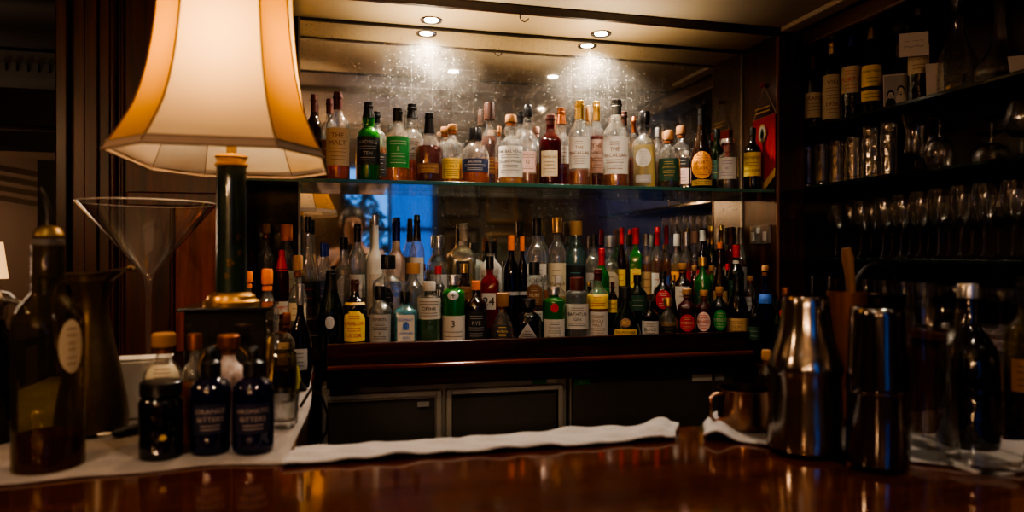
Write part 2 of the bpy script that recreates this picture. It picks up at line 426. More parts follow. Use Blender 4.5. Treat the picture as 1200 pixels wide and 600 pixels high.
# --- mirror: silvered, old, dusty, backed by small square tiles
def mirror_mat():
    m, nt, out = new_mat('antique_mirror')
    tc = N(nt, 'ShaderNodeTexCoord')
    mp = N(nt, 'ShaderNodeMapping'); mp.inputs['Rotation'].default_value = (PI / 2, 0, 0)
    nt.links.new(tc.outputs['Object'], mp.inputs[0])
    br = N(nt, 'ShaderNodeTexBrick', _offset=0.0)
    br.inputs['Color1'].default_value = (0, 0, 0, 1); br.inputs['Color2'].default_value = (.12, .12, .12, 1); br.inputs['Mortar'].default_value = (1, 1, 1, 1)
    br.inputs['Scale'].default_value = 1.0; br.inputs['Brick Width'].default_value = .072; br.inputs['Row Height'].default_value = .072; br.inputs['Mortar Size'].default_value = .0007; br.inputs['Mortar Smooth'].default_value = .6
    nt.links.new(mp.outputs[0], br.inputs['Vector'])
    nz = N(nt, 'ShaderNodeTexNoise'); nz.inputs['Scale'].default_value = 9; nz.inputs['Detail'].default_value = 9; nz.inputs['Roughness'].default_value = .75
    nt.links.new(tc.outputs['Object'], nz.inputs['Vector'])
    n2 = N(nt, 'ShaderNodeTexNoise'); n2.inputs['Scale'].default_value = 160; n2.inputs['Detail'].default_value = 3
    nt.links.new(tc.outputs['Object'], n2.inputs['Vector'])
    r1 = N(nt, 'ShaderNodeMapRange'); r1.inputs[1].default_value = .42; r1.inputs[2].default_value = .75; r1.inputs[3].default_value = .035; r1.inputs[4].default_value = .16
    nt.links.new(nz.outputs['Fac'], r1.inputs[0])
    r2 = N(nt, 'ShaderNodeMapRange'); r2.inputs[1].default_value = .62; r2.inputs[2].default_value = .75; r2.inputs[3].default_value = 0; r2.inputs[4].default_value = .35
    nt.links.new(n2.outputs['Fac'], r2.inputs[0])
    ad = N(nt, 'ShaderNodeMath', _operation='ADD'); nt.links.new(r1.outputs[0], ad.inputs[0]); nt.links.new(r2.outputs[0], ad.inputs[1])
    mo = N(nt, 'ShaderNodeMath', _operation='MULTIPLY_ADD'); mo.inputs[1].default_value = .13; mo.use_clamp = True
    nt.links.new(br.outputs['Color'], mo.inputs[0]); nt.links.new(ad.outputs[0], mo.inputs[2])
    g = N(nt, 'ShaderNodeBsdfGlossy'); g.inputs['Roughness'].default_value = .035; g.inputs[0].default_value = (.70, .68, .64, 1)
    d = N(nt, 'ShaderNodeBsdfDiffuse'); d.inputs[0].default_value = (.62, .58, .50, 1)
    ms = N(nt, 'ShaderNodeMixShader')
    nt.links.new(mo.outputs[0], ms.inputs[0]); nt.links.new(g.outputs[0], ms.inputs[1]); nt.links.new(d.outputs[0], ms.inputs[2])
    nt.links.new(ms.outputs[0], out.inputs[0])
    return m
mirr = MB().box(-.149, SX, M_Y, M_Y + .018, E - .33, E + H - .001).build('wall_mirror', mirror_mat()); struct(mirr)
sbox('wall_mirror_panel', pbr('foxed_dark_reflection', (.035, .030, .026), .12, .4, bump=.2, bscale=40, var=.6), -.30, -.156, M_Y - .004, M_Y + .018, E - .33, E + H)  # old mottled mirror, the dark pier's reflection put into its colour
sbox('trim_mirror_joint', pbr('joint_strip', (.25, .24, .22), .3, .8), -.156, -.149, M_Y - .005, M_Y + .002, E - .33, E + H)
# --- right cheek of the alcove and pilaster
sbox('wall_alcove_right', mah_side, SX, 1.60, A_Y, M_Y + .1, 0, E + H)
sbox('trim_pilaster_bead', pbr('pale_edge', (.30, .15, .10), .3, .2), SX - .002, SX + .006, A_Y - .003, A_Y + .004, 0, E + H - .01)  # bead in a paler brown than the pilaster
sbox('trim_corner_strip', pbr('joint_strip', (.25, .24, .22), .3, .8), SX - .006, SX, M_Y - .008, M_Y, E - .33, E + H - .01)
# --- right wall with its shelf unit
sbox('wall_right', mah_dark, 1.86, 1.96, -2.6, 2.6, 0, E + 1.30)
sbox('wall_right_inner', mah_dark, 1.60, 1.86, 2.25, 2.30, 0, E + .80)
sbox('trim_shelf_header', wood('mahogany_header', (.05, .018, .008), (.13, .05, .02), .4, 'Y'), 1.585, 1.62, .30, A_Y, E + .735, E + .80, .008)
sbox('ceiling_shelf_bay', mah_dark, 1.56, 1.86, .30, 2.25, E + .80, E + 1.30)
sbox('trim_cornice_right', cream, 1.50, 1.56, 1.75, A_Y, E + .785, E + .81, .006)
shelf_edge = thin_glass('shelf_glass', (.10, .22, .18), .4, .35, rough=.06, hazecol=(.012, .045, .035))
bar_top_z = E - .335
# --- main ceiling and the room behind the photographer
sbox('ceiling', cream, -4.5, 2.0, -2.6, 1.60, E + 1.30, E + 1.35)
for i, (x0, x1, y0, y1) in enumerate([(-.9, 1.5, -.90, -.85), (-.9, 1.5, .70, .75), (-.9, -.85, -.9, .75), (1.45, 1.5, -.9, .75)]):
    sbox('trim_ceiling_tray_%d' % (i + 1), cream, x0, x1, y0, y1, E + 1.265, E + 1.30, .01)
corn = MB()
for k, (d, z0, z1) in enumerate([(.14, 1.26, 1.30), (.10, 1.22, 1.26), (.06, 1.18, 1.22)]):
    corn.box(-4.4, 1.86, -2.5, -2.5 + d, E + z0, E + z1); corn.box(1.86 - d, 1.86, -2.5, .3, E + z0, E + z1)
struct(corn.build('trim_cornice_front', cream, bev=.008))
wallp = pbr('warm_wallpaper', (.20, .135, .085), .7, bump=.1, bscale=30, var=.12)
WX0, WX1, WZ0, WZ1 = -.06, .93, E - .45, E + .92
struct(MB().box(-4.5, WX0, -2.6, -2.5, 0, E + 1.3).box(WX1, 1.96, -2.6, -2.5, 0, E + 1.3).box(WX0, WX1, -2.6, -2.5, 0, WZ0).box(WX0, WX1, -2.6, -2.5, WZ1, E + 1.3).build('wall_front', wallp))
sbox('wall_left', dkpaint, -4.6, -4.5, -2.6, 6, 0, E + 1.3)
win = MB().box(WX0, WX0 + .05, -2.58, -2.51, WZ0, WZ1).box(WX1 - .05, WX1, -2.58, -2.51, WZ0, WZ1).box(WX0, WX1, -2.58, -2.51, WZ0, WZ0 + .05).box(WX0, WX1, -2.58, -2.51, WZ1 - .05, WZ1)
win.box(WX0, WX1, -2.57, -2.52, E + .22, E + .27).box((WX0 + WX1) / 2 - .02, (WX0 + WX1) / 2 + .02, -2.57, -2.52, WZ0, WZ1)
struct(win.build('window_1', pbr('window_frame_paint', (.10, .12, .16), .5)))
struct(MB().box(WX0 + .02, WX1 - .02, -2.555, -2.551, WZ0 + .02, WZ1 - .02).build('window_1_glass', thin_glass('window_glass', (.92, .95, 1), .8)))
hb = MB(); rr_ = random.Random(4)
for k in range(900):
    a = rr_.uniform(0, 2 * PI); q = rr_.random() ** .5; p = Vector((.05 + .40 * q * math.cos(a), -3.3 + rr_.uniform(-.25, .25), E + .15 + .62 * q * math.sin(a)))
    d1 = Vector((rr_.uniform(-1, 1), rr_.uniform(-1, 1), rr_.uniform(-1, 1))).normalized() * .05; d2 = d1.orthogonal().normalized() * .025
    hb.add([tuple(p - d1), tuple(p + d2), tuple(p + d1), tuple(p - d2)], [(0, 1, 2, 3)])
hb.tube([(.05, -3.3, 0), (.05, -3.3, E + .2)], .04, 8)
tag(hb.build('street_tree', pbr('tree_leaves', (.03, .06, .03), .8)), 'dark leafy tree outside the window, seen in the bar mirror', 'tree')
def curtain(x0, x1, name, label):
    v, f = [], []; n = 60
    for i in range(n + 1):
        x = x0 + (x1 - x0) * i / n; y = -2.46 + .018 * math.sin(i * 1.15) + .008 * math.sin(i * .37)
        v += [(x, y, E - .6), (x, y, WZ1 + .06)]
    for i in range(n): f.append((2 * i, 2 * i + 2, 2 * i + 3, 2 * i + 1))
    m = thin_glass('sheer_blue_cloth', (.35, .60, .85), .5, .55, rough=.6, refl=.1, hazecol=(.12, .42, .80), base=0)
    return tag(mesh_obj(name, v, f, m, smooth=True), label, 'curtain')
curtain(.44, .93, 'sheer_curtain', 'sheer blue curtain drawn over half the window, seen in the bar mirror')
# framed pictures on the wall facing the mirror
def picture(x, z, w, h, col, label, gold=False):
    t = thing('framed_picture', label, 'picture', (x, -2.5, z), 0, 'framed pictures reflected in the bar mirror')
    b = MB(); d = .035
    b.box(-w / 2, w / 2, 0, .03, h / 2 - d, h / 2).box(-w / 2, w / 2, 0, .03, -h / 2, -h / 2 + d).box(-w / 2, -w / 2 + d, 0, .03, -h / 2 + d, h / 2 - d).box(w / 2 - d, w / 2, 0, .03, -h / 2 + d, h / 2 - d)
    b.build('frame', brass if gold else mah_dark, t, bev=.004)
    MB().box(-w / 2 + d, w / 2 - d, 0, .008, -h / 2 + d, h / 2 - d).build('mount', pbr('picture_mount', (.35, .30, .22), .6), t)
    MB().box(-w / 2 + .1, w / 2 - .1, .008, .011, -h / 2 + .1, h / 2 - .1).build('print', pbr('picture_%s' % col[0], col[1], .5, var=.5, bscale=8), t)
picture(1.18, E + .62, .42, .5, ('sepia', (.16, .10, .06)), 'sepia picture in dark frame, upper one beside the window')
picture(1.18, E + .02, .42, .5, ('umber', (.12, .08, .05)), 'umber picture in dark frame, lower one beside the window')
picture(1.63, E + .55, .34, .46, ('ochre', (.30, .18, .07)), 'ochre picture in bright gilt frame near the room corner', True)
picture(1.63, E - .02, .34, .46, ('olive', (.12, .11, .06)), 'olive picture in gilt frame low near the room corner', True)
# --- dim room seen left of the pier
sbox('wall_far', dkpaint, -4.5, -.765, 4.6, 4.7, 0, E + 1.3)
sbox('wall_far_right', mah_dark, -.765, -.70, M_Y + .1, 4.6, 0, E + 1.3)
sbox('ceiling_far', greyp, -4.5, -.70, 1.60, 4.7, E + 1.18, E + 1.3)
cm = MB(); cm.box(-4.4, -.77, 4.48, 4.6, E + 1.02, E + 1.16); cm.box(-4.4, -.77, 4.52, 4.6, E + .97, E + 1.02)
for k in range(60): cm.box(-3.9 + k * .055, -3.87 + k * .055, 4.455, 4.48, E + 1.04, E + 1.085)
struct(cm.build('trim_cornice_far', greyp))
sbox('trim_beam_upper', dark, -4.4, -.77, 3.6, 3.75, E + .59, E + .76)
sbox('trim_beam_lower', dark, -4.4, -.77, 3.55, 3.7, E + .48, E + .555)
for k in range(4):  # tilted strips standing in for a mirror reflection of the cornice
    o = MB().box(-2.9, 2.9, -.02 + 0, .02, 0, .028).build('trim_reflected_moulding_%d' % (k + 1), pbr('dim_moulding', (.20, .15, .10), .6))
    o.location = (-1.8, 3.9 + .03 * k, E + .43 - .05 * k); o.rotation_euler = (0, math.radians(10), 0); struct(o)
sbox('wall_dark_post', dark, -1.30, -1.0, 3.35, 3.45, 0, E + .40)

# ================================================================== BACK BAR
t = thing('back_bar', 'dark mahogany back bar counter under the mirror carrying the lower bottles', 'counter', (0, 2.0, 0))
def L_(b, *a, **k): return b
mb = MB(); o0 = (0, -2.0, 0)
def rb(m, x0, x1, y0, y1, z0, z1): m.box(x0, x1, y0 - 2.0, y1 - 2.0, z0, z1); return m
FZ, MZ, BZ = -.285, -.245, -.205
ct = MB(); rb(ct, -.055, 1.28, 2.0, 2.11, E - .36, E + FZ)
ct.build('counter_top', mah_h, t, bev=.003)
tag(MB().box(-.298, 1.285, 2.1102, 2.1948, E - .36, E + MZ).build('bottle_riser', mah_dark, bev=.002), 'lower dark wooden riser step behind the front bottle row', 'riser')
tag(MB().box(-.298, 1.485, 2.195, 2.355, E - .36, E + BZ).build('bottle_riser', mah_dark, bev=.002), 'upper dark wooden riser step against the mirror', 'riser')

lp = MB(); rb(lp, -.055, 1.28, 1.985, 2.0, E - .318, E - .257)
lp.build('front_lip', mah_h, t, bev=.003)
bd = MB(); rb(bd, -.055, 1.285, 1.968, 2.0, E - .332, E - .318)
bd.build('bead', wood('mahogany_bead_highlight', (.09, .02, .008), (.20, .05, .02), .15, 'X'), t, bev=.004)  # brighter red wood puts the bead's highlight into the colour
fa = MB(); rb(fa, -.055, 1.285, 1.99, 2.03, E - .385, E - .332)
fa.build('fascia', mah_h, t, bev=.002)
# under-counter fridges
steel = pbr('fridge_steel', (.42, .39, .34), .45, .15, bump=.02, var=.08)
steel_l = pbr('fridge_bright_trim', (.62, .58, .52), .3, .8)
fglass = pbr('fridge_dark_glass', (.08, .077, .070), .3, .0)
seal = pbr('rubber_seal', (.010, .010, .010), .6)
def fridge(x0, x1, doors, label, name='bar_fridge'):
    Y = 2.05; top = E - .388
    t = thing(name, label, 'fridge', ((x0 + x1) / 2, Y, 0)); cx = (x0 + x1) / 2
    MB().box(x0 - cx, x1 - cx, 0, .30, .08, top).build('cabinet', steel, t, bev=.003)
    MB().box(x0 - cx + .02, x1 - cx - .02, .03, .28, 0, .08).build('plinth', seal, t)
    for (a, b, trim, plain) in doors:
        a -= cx; b -= cx; zt = top - .022
        if plain:
            d = MB().box(a, b, -.025, 0, .10, top - .005).build('door', plain, t, bev=.003)
            continue
        d = MB(); w = .016
        d.box(a, a + w, -.022, 0, .1, zt).box(b - w, b, -.022, 0, .1, zt).box(a + w, b - w, -.022, 0, zt - w, zt).box(a + w, b - w, -.022, 0, .1, .1 + w)
        d = d.build('door', steel, t, bev=.002)
        MB().box(a + w, b - w, -.016, -.004, .1 + w, zt - w).build('glass_pane', fglass, d)
        s = MB().box(a + w, b - w, -.0225, -.020, zt - w - .006, zt - w).box(b - w - .005, b - w, -.0225, -.020, .12, zt - w - .006)
        s.build('door_trim', trim, d)
    return t
fr1 = fridge(-.072, .672, [(-.070, .275, steel_l, None), (.290, .655, seal, None)], 'grey steel back bar fridge with two dark glass doors')
fr2 = fridge(.684, 1.255, [(.688, 1.250, None, pbr('fridge_black_door', (.085, .078, .066), .4, .1, var=.2))], 'plain black-door bar fridge beside the two-door fridge')
def sticker(u0, u1, v0, v1, Y, name, col, label, lines=None, ink='green'):
    x0, L = at(u0, Y); x1, L1 = at(u1, Y)
    z1 = zat(v0, L); z0 = zat(v1, L)
    m = MB().box(x0, x1, Y - .0012, Y, z0, z1)
    if lines:
        tv, tf, tw = text_geo(lines); s = min((z1 - z0) * .6, (x1 - x0) * .8 / tw)
        m.add([((x0 + x1) / 2 + p[0] * s, Y - .0018, (z0 + z1) / 2 - s / 2 + p[1] * s) for p in tv], tf, 1)
    o = m.build(name, None, mats=[labm(col), labm(ink)]); f_ = fr2 if u0 > 665 else fr1; o.parent = f_; o.location = (-f_.location.x, -f_.location.y, 0); o['label'] = label; return o
sticker(624, 640, 443, 450, 2.048, 'energy_sticker', 'green', 'small green sticker on the fridge frame above the second door', None, 'white')
sticker(643, 652, 443.5, 449, 2.048, 'paper_sticker', 'white', 'small white sticker on the fridge frame right of a green one')
sticker(673, 691, 444.5, 451, 2.023, 'rating_label', 'green', 'green and white rating label on the black fridge door corner', 'A+', 'white')
sticker(811, 834, 439, 447, 2.023, 'notice_label', 'white', 'blank white notice label high on the black fridge door')
sticker(838, 849, 438, 446, 2.023, 'square_label', 'grey', 'grey square label at the far top corner of black fridge door')
sticker(489, 503, 471, 477, 2.026, 'badge_plate', 'grey', 'small grey badge on the first glass fridge door')

# glass shelf of the alcove
def slab(name, label, x0, x1, y0, y1, z0, z1, group=None):
    o = MB().box(x0, x1, y0, y1, z0, z1).build(name, shelf_edge, bev=.0015)
    return tag(o, label, 'shelf', group)
alc = thin_glass('alcove_shelf_glass', (.85, .92, .89), .6, .06, rough=.05, refl=2.2, hazecol=(.05, .16, .12), base=.06)
o = MB().box(-.298, SX - .002, 2.155, M_Y - .004, E + .214, E + .225).build('glass_shelf', alc, bev=.001); tag(o, 'long clear glass shelf across the mirror holding whisky bottles', 'shelf')
o = MB().box(-.298, SX - .002, 2.150, 2.1545, E + .2135, E + .2255).build('shelf_edge_strip', pbr('green_glass_edge', (.04, .11, .085), .15), bev=.001); tag(o, 'dark green polished edge strip along the front of the whisky shelf', 'shelf edge')

# ================================================================== DOWNLIGHTS
def downlight(x, y, z, label, group='ceiling downlights'):
    t = thing('ceiling_downlight', label, 'light', (x, y, z), 0, group)
    MB().lathe([(.022, -.001), (.036, -.004), (.038, -.0005), (.036, 0)], 28, cap0=False, cap1=False).build('trim_ring', chrome, t, True)
    MB().lathe([(.0, -.002), (.023, -.002)], 24, cap1=False).build('lamp_lens', pbr('lens_glow', (1.0, .80, .62), .3, emis=14), t)
def spot(name, loc, energy, col, size, blend=.6, tgt=None, rad=.015):
    l = bpy.data.lights.new(name, 'SPOT'); l.energy = energy; l.color = col; l.spot_size = math.radians(size); l.spot_blend = blend; l.shadow_soft_size = rad
    o = bpy.data.objects.new(name, l); COL.objects.link(o); o.location = loc
    if tgt: o.rotation_euler = (Vector(tgt) - Vector(loc)).to_track_quat('-Z', 'Y').to_euler()
    return o
WARM = (1.0, .80, .60)
downlight(.275, 2.288, E + H, 'round chrome downlight over the whisky shelf, nearer the lamp')
downlight(.880, 2.288, E + H, 'round chrome downlight over the whisky shelf, nearer the shelf bay')

# ================================================================== BOTTLES
def row(items, Y, zb, lo, hi, group):
    for it in items:
        u, vt, w, kind, glass, lq, lvl, cap, labs, label = it[:10]
        dy = it[10] if len(it) > 10 else 0
        ov, y, x, L, R = free_y(u, w, Y + dy, lo, hi)
        if ov > 0:
            R = max(R - ov * .5, R * .80)
        zz = zb(y) if callable(zb) else zb
        ALL.append((x, y, R))
        top = zat(vt, L)
        bottle(x, y, zz, R, top - zz, kind, glass, lq, lvl, cap, labs, label, group=group)
W_ = 'white'
# ---- upper glass shelf: front row
G1 = 'whisky bottles on the glass shelf'
UF = [
 (396, 108, 27, 'std', 'clear', 'orange', .30, ('maroon', .80, 1.15, 'foil'), [(.16, .58, 1.25, 'beige', 'brown', ['THE', 'MALT', '~.6', '~.5'])], 'tall bottle with big beige label, orange whisky and maroon capsule'),
 (432, 120, 27, 'bulb', 'green', 'dark', .50, ('black', .80, 1.15, 'foil'), [(.20, .55, 1.3, 'black', 'grey', ['ARDBEG', '~.6', 'TEN', '~.5'])], 'bright green glass bottle with black capsule and black label'),
 (466, 127, 28, 'slope', 'clear', 'amber', .60, ('black', .82, 1.15, 'foil'), [(.18, .60, 1.2, 'green', 'white', ['~.6', 'S', '~.5', '~.6'])], 'green labelled whisky bottle with a large letter S'),
 (503, 133, 34, 'cone', 'clear', 'ruby', .52, ('black', .70, 1.3, 'foil'), [(.12, .26, .8, 'brown', 'gold', ['THE DALMORE', '~.6'])], 'wide red whisky bottle tapering to a long black neck'),
 (530, 146, 25, 'std', 'clear', 'gold', .30, ('cork', .88, 1.25, 'cork'), [(.08, .42, 1.3, 'yellow', 'brown', ['~.5', 'MALT', '~.6', '~.4'])], 'clear bottle with bright yellow label and cork stopper'),
 (557, 150, 34, 'squat', 'clear', 'amber', .38, ('black', .78, 1.5, 'plain'), [(.18, .42, 1.1, 'navy', 'white', ['BALVENIE', '~.7', '~.5'])], 'squat round bottle with dark blue label and black cap'),
 (598.7, 135, 28, 'bulb', 'clear', 'gold', .12, ('cork', .88, 1.25, 'cork'), [(.10, .54, 1.4, 'white', 'black', ['THE BALVENIE', '~.6', 'DoubleWood', '~.5', '~.6'])], 'bulb-necked bottle with very large white label and cork'),
 (618.6, 123.5, 21, 'bulb', 'clear', 'rust', .14, ('black', .84, 1.3, 'cork'), [(.16, .42, 1.2, 'pink', 'brown', ['~.6', '12', '~.5'])], 'slim bulb-necked bottle with pinkish label and dark ribbed stopper'),
 (645, 135, 26, 'std', 'pinkred', 'ruby', .60, ('maroon', .86, 1.15, 'foil'), [(.12, .48, .80, 'cream', 'brown', ['Glenfarclas', '~.6', '~.7'])], 'dark red-brown bottle with cream label and reddish capsule'),
 (679, 118, 26, 'slope', 'clear', 'rust', .18, ('gold', .78, 1.15, 'foil'), [(.20, .56, 1.15, 'white', 'brown', ['~.3', 'THE', 'MACALLAN', '~.5', '~.4'])], 'white labelled whisky with gold capsule, first of two gold-topped neighbours'),
 (722, 117, 31, 'slope', 'clear', 'rust', .14, ('black', .82, 1.15, 'foil'), [(.14, .56, 1.15, 'white', 'brown', ['~.3', 'THE', 'MACALLAN', '~.6', '~.5'])], 'broad-shouldered whisky with black capsule and large white label'),
 (755, 131, 27, 'bulb', 'clear', 'pale', .55, ('black', .80, 1.3, 'cork'), [(.26, .50, .7, 'white', 'grey', ['~.5', '21', '~.5'], 'oval'), (.06, .16, .7, 'grey', 'white', ['~.7'])], 'pale whisky bottle with round white medallion and black stopper'),
 (784, 153, 27, 'squat', 'clear', 'dark', .42, ('cork', .82, 1.3, 'cork'), [(.12, .50, 1.0, 'dkgreen', 'gold', ['~.4', 'JAMESON', '~.5', '~.4'])], 'squat bottle with dark green label, red neck and cork'),
 (822, 128, 25, 'tallneck', 'brown', 'dark', .40, ('black', .80, 1.15, 'foil'), [(.12, .46, 1.1, 'orange', 'brown', ['~.5', 'PORT', 'CASK', '~.4'], 'oval'), (.04, .11, 1.1, 'gold', 'brown', ['~.6'])], 'dark long-necked bottle with orange oval label'),
 (853, 163, 24, 'std', 'clear', 'dark', .20, ('silver', .90, 1.9, 'plain'), [(.20, .62, .95, 'white', 'purple', ['~.5', '*', '~.6'])], 'short bottle with white and purple label and flat silver cap'),
 (882, 150, 20, 'std', 'black', None, 0, ('black', .88, 1.1, 'plain'), [(.22, .60, 1.2, 'yellow', 'brown', ['MONKEY', '~.6', 'SHOULDER'])], 'black bottle with plain yellow label in front of red pennant'),
]
UB = [
 (368, 111, 20, 'std', 'brown', 'brown', .6, ('maroon', .80, 1.15, 'foil'), [], 'brown bottle half hidden by the lit lamp shade'),
 (386, 116, 19, 'std', 'clear', 'brown', .5, ('maroon', .82, 1.15, 'foil'), [(.15, .50, 1.2, 'brown', 'cream', ['~.6'])], 'clear bottle with red-brown capsule behind the beige-labelled bottle'),
 (441, 131, 24, 'std', 'clear', 'amber', .5, ('black', .84, 1.15, 'foil'), [(.10, .42, 1.3, 'black', 'white', ['~.6', '~.5', '~.6'])], 'amber bottle with black label behind the bright green bottle'),
 (483, 122, 27, 'bulb', 'clear', 'amber', .35, ('black', .82, 1.25, 'foil'), [(.30, .56, 1.2, 'white', 'black', ['~.6', 'ISLAY', '~.6'])], 'bulb-necked bottle with white striped label behind the green-labelled whisky'),
 (521, 149, 20, 'std', 'clear', 'pale', .3, ('cork', .88, 1.25, 'cork'), [], 'small clear bottle with cork behind the yellow-labelled one'),
 (573.5, 121, 25, 'cone', 'clear', 'brown', .60, ('brown', .80, 1.9, 'plain'), [(.14, .34, 1.0, 'brown', 'gold', ['~.5', '~.6'])], 'tall brown decanter-shaped bottle with thick brown stopper'),
 (585, 148, 14, 'std', 'clear', 'amber', .4, ('cork', .88, 1.3, 'cork'), [], 'short amber bottle with pale cork between two taller bottles'),
 (610, 131, 20, 'std', 'clear', 'amber', .3, ('black', .84, 1.2, 'foil'), [], 'clear bottle with black capsule behind a large white label'),
 (628, 149, 18, 'std', 'clear', 'gold', .4, ('pink', .88, 1.3, 'cork'), [], 'short bottle with pinkish stopper behind the dark red-brown bottle'),
 (657.5, 127, 23, 'bulb', 'clear', 'red', .30, ('copper', .80, 1.25, 'foil'), [(.30, .52, 1.2, 'white', 'brown', ['~.6', '~.5'])], 'bulb-necked bottle of red whisky with copper capsule'),
 (688.5, 127, 11, 'std', 'clear', 'gold', .4, ('cork', .84, 1.2, 'plain'), [], 'clear bottle with pale cap between two gold-capped bottles'),
 (699, 119, 24, 'slope', 'clear', 'red', .60, ('gold', .78, 1.15, 'foil'), [(.18, .56, 1.15, 'pink', 'brown', ['THE', 'MACALLAN', '~.5', '~.4'])], 'pink labelled red whisky with gold capsule, half behind its neighbours'),
 (731, 131, 20, 'std', 'clear', 'red', .40, ('brown', .82, 1.2, 'foil'), [], 'red whisky bottle with brown-black capsule behind the black-capped one'),
 (742.5, 137, 14, 'std', 'clear', 'amber', .45, ('copper', .78, 1.25, 'foil'), [], 'slim bottle with shiny copper capsule next to a round medallion bottle'),
 (771, 150, 18, 'std', 'clear', 'brown', .45, ('pewter', .86, 1.2, 'plain'), [], 'clear brown-spirit bottle with pewter cap behind the green label'),
 (798, 148, 23, 'sq', 'clear', 'brown', .45, ('cork', .86, 1.35, 'cork'), [(.36, .50, .8, 'black', 'white', ['~.6']), (.10, .34, .8, 'pink', 'brown', ['~.5', '~.6'])], 'square faceted bottle with black over pink label and cork'),
 (840, 152, 18, 'std', 'dkgreen', 'dark', .5, ('black', .86, 1.2, 'plain'), [(.2, .5, 1.1, 'dkgreen', 'gold', ['~.5'])], 'dark green bottle between orange oval and purple labelled ones'),
]
row(UF, 2.212, E + .2255, 2.195, 2.25, G1)
row(UB, 2.302, E + .2255, 2.26, 2.325, G1)
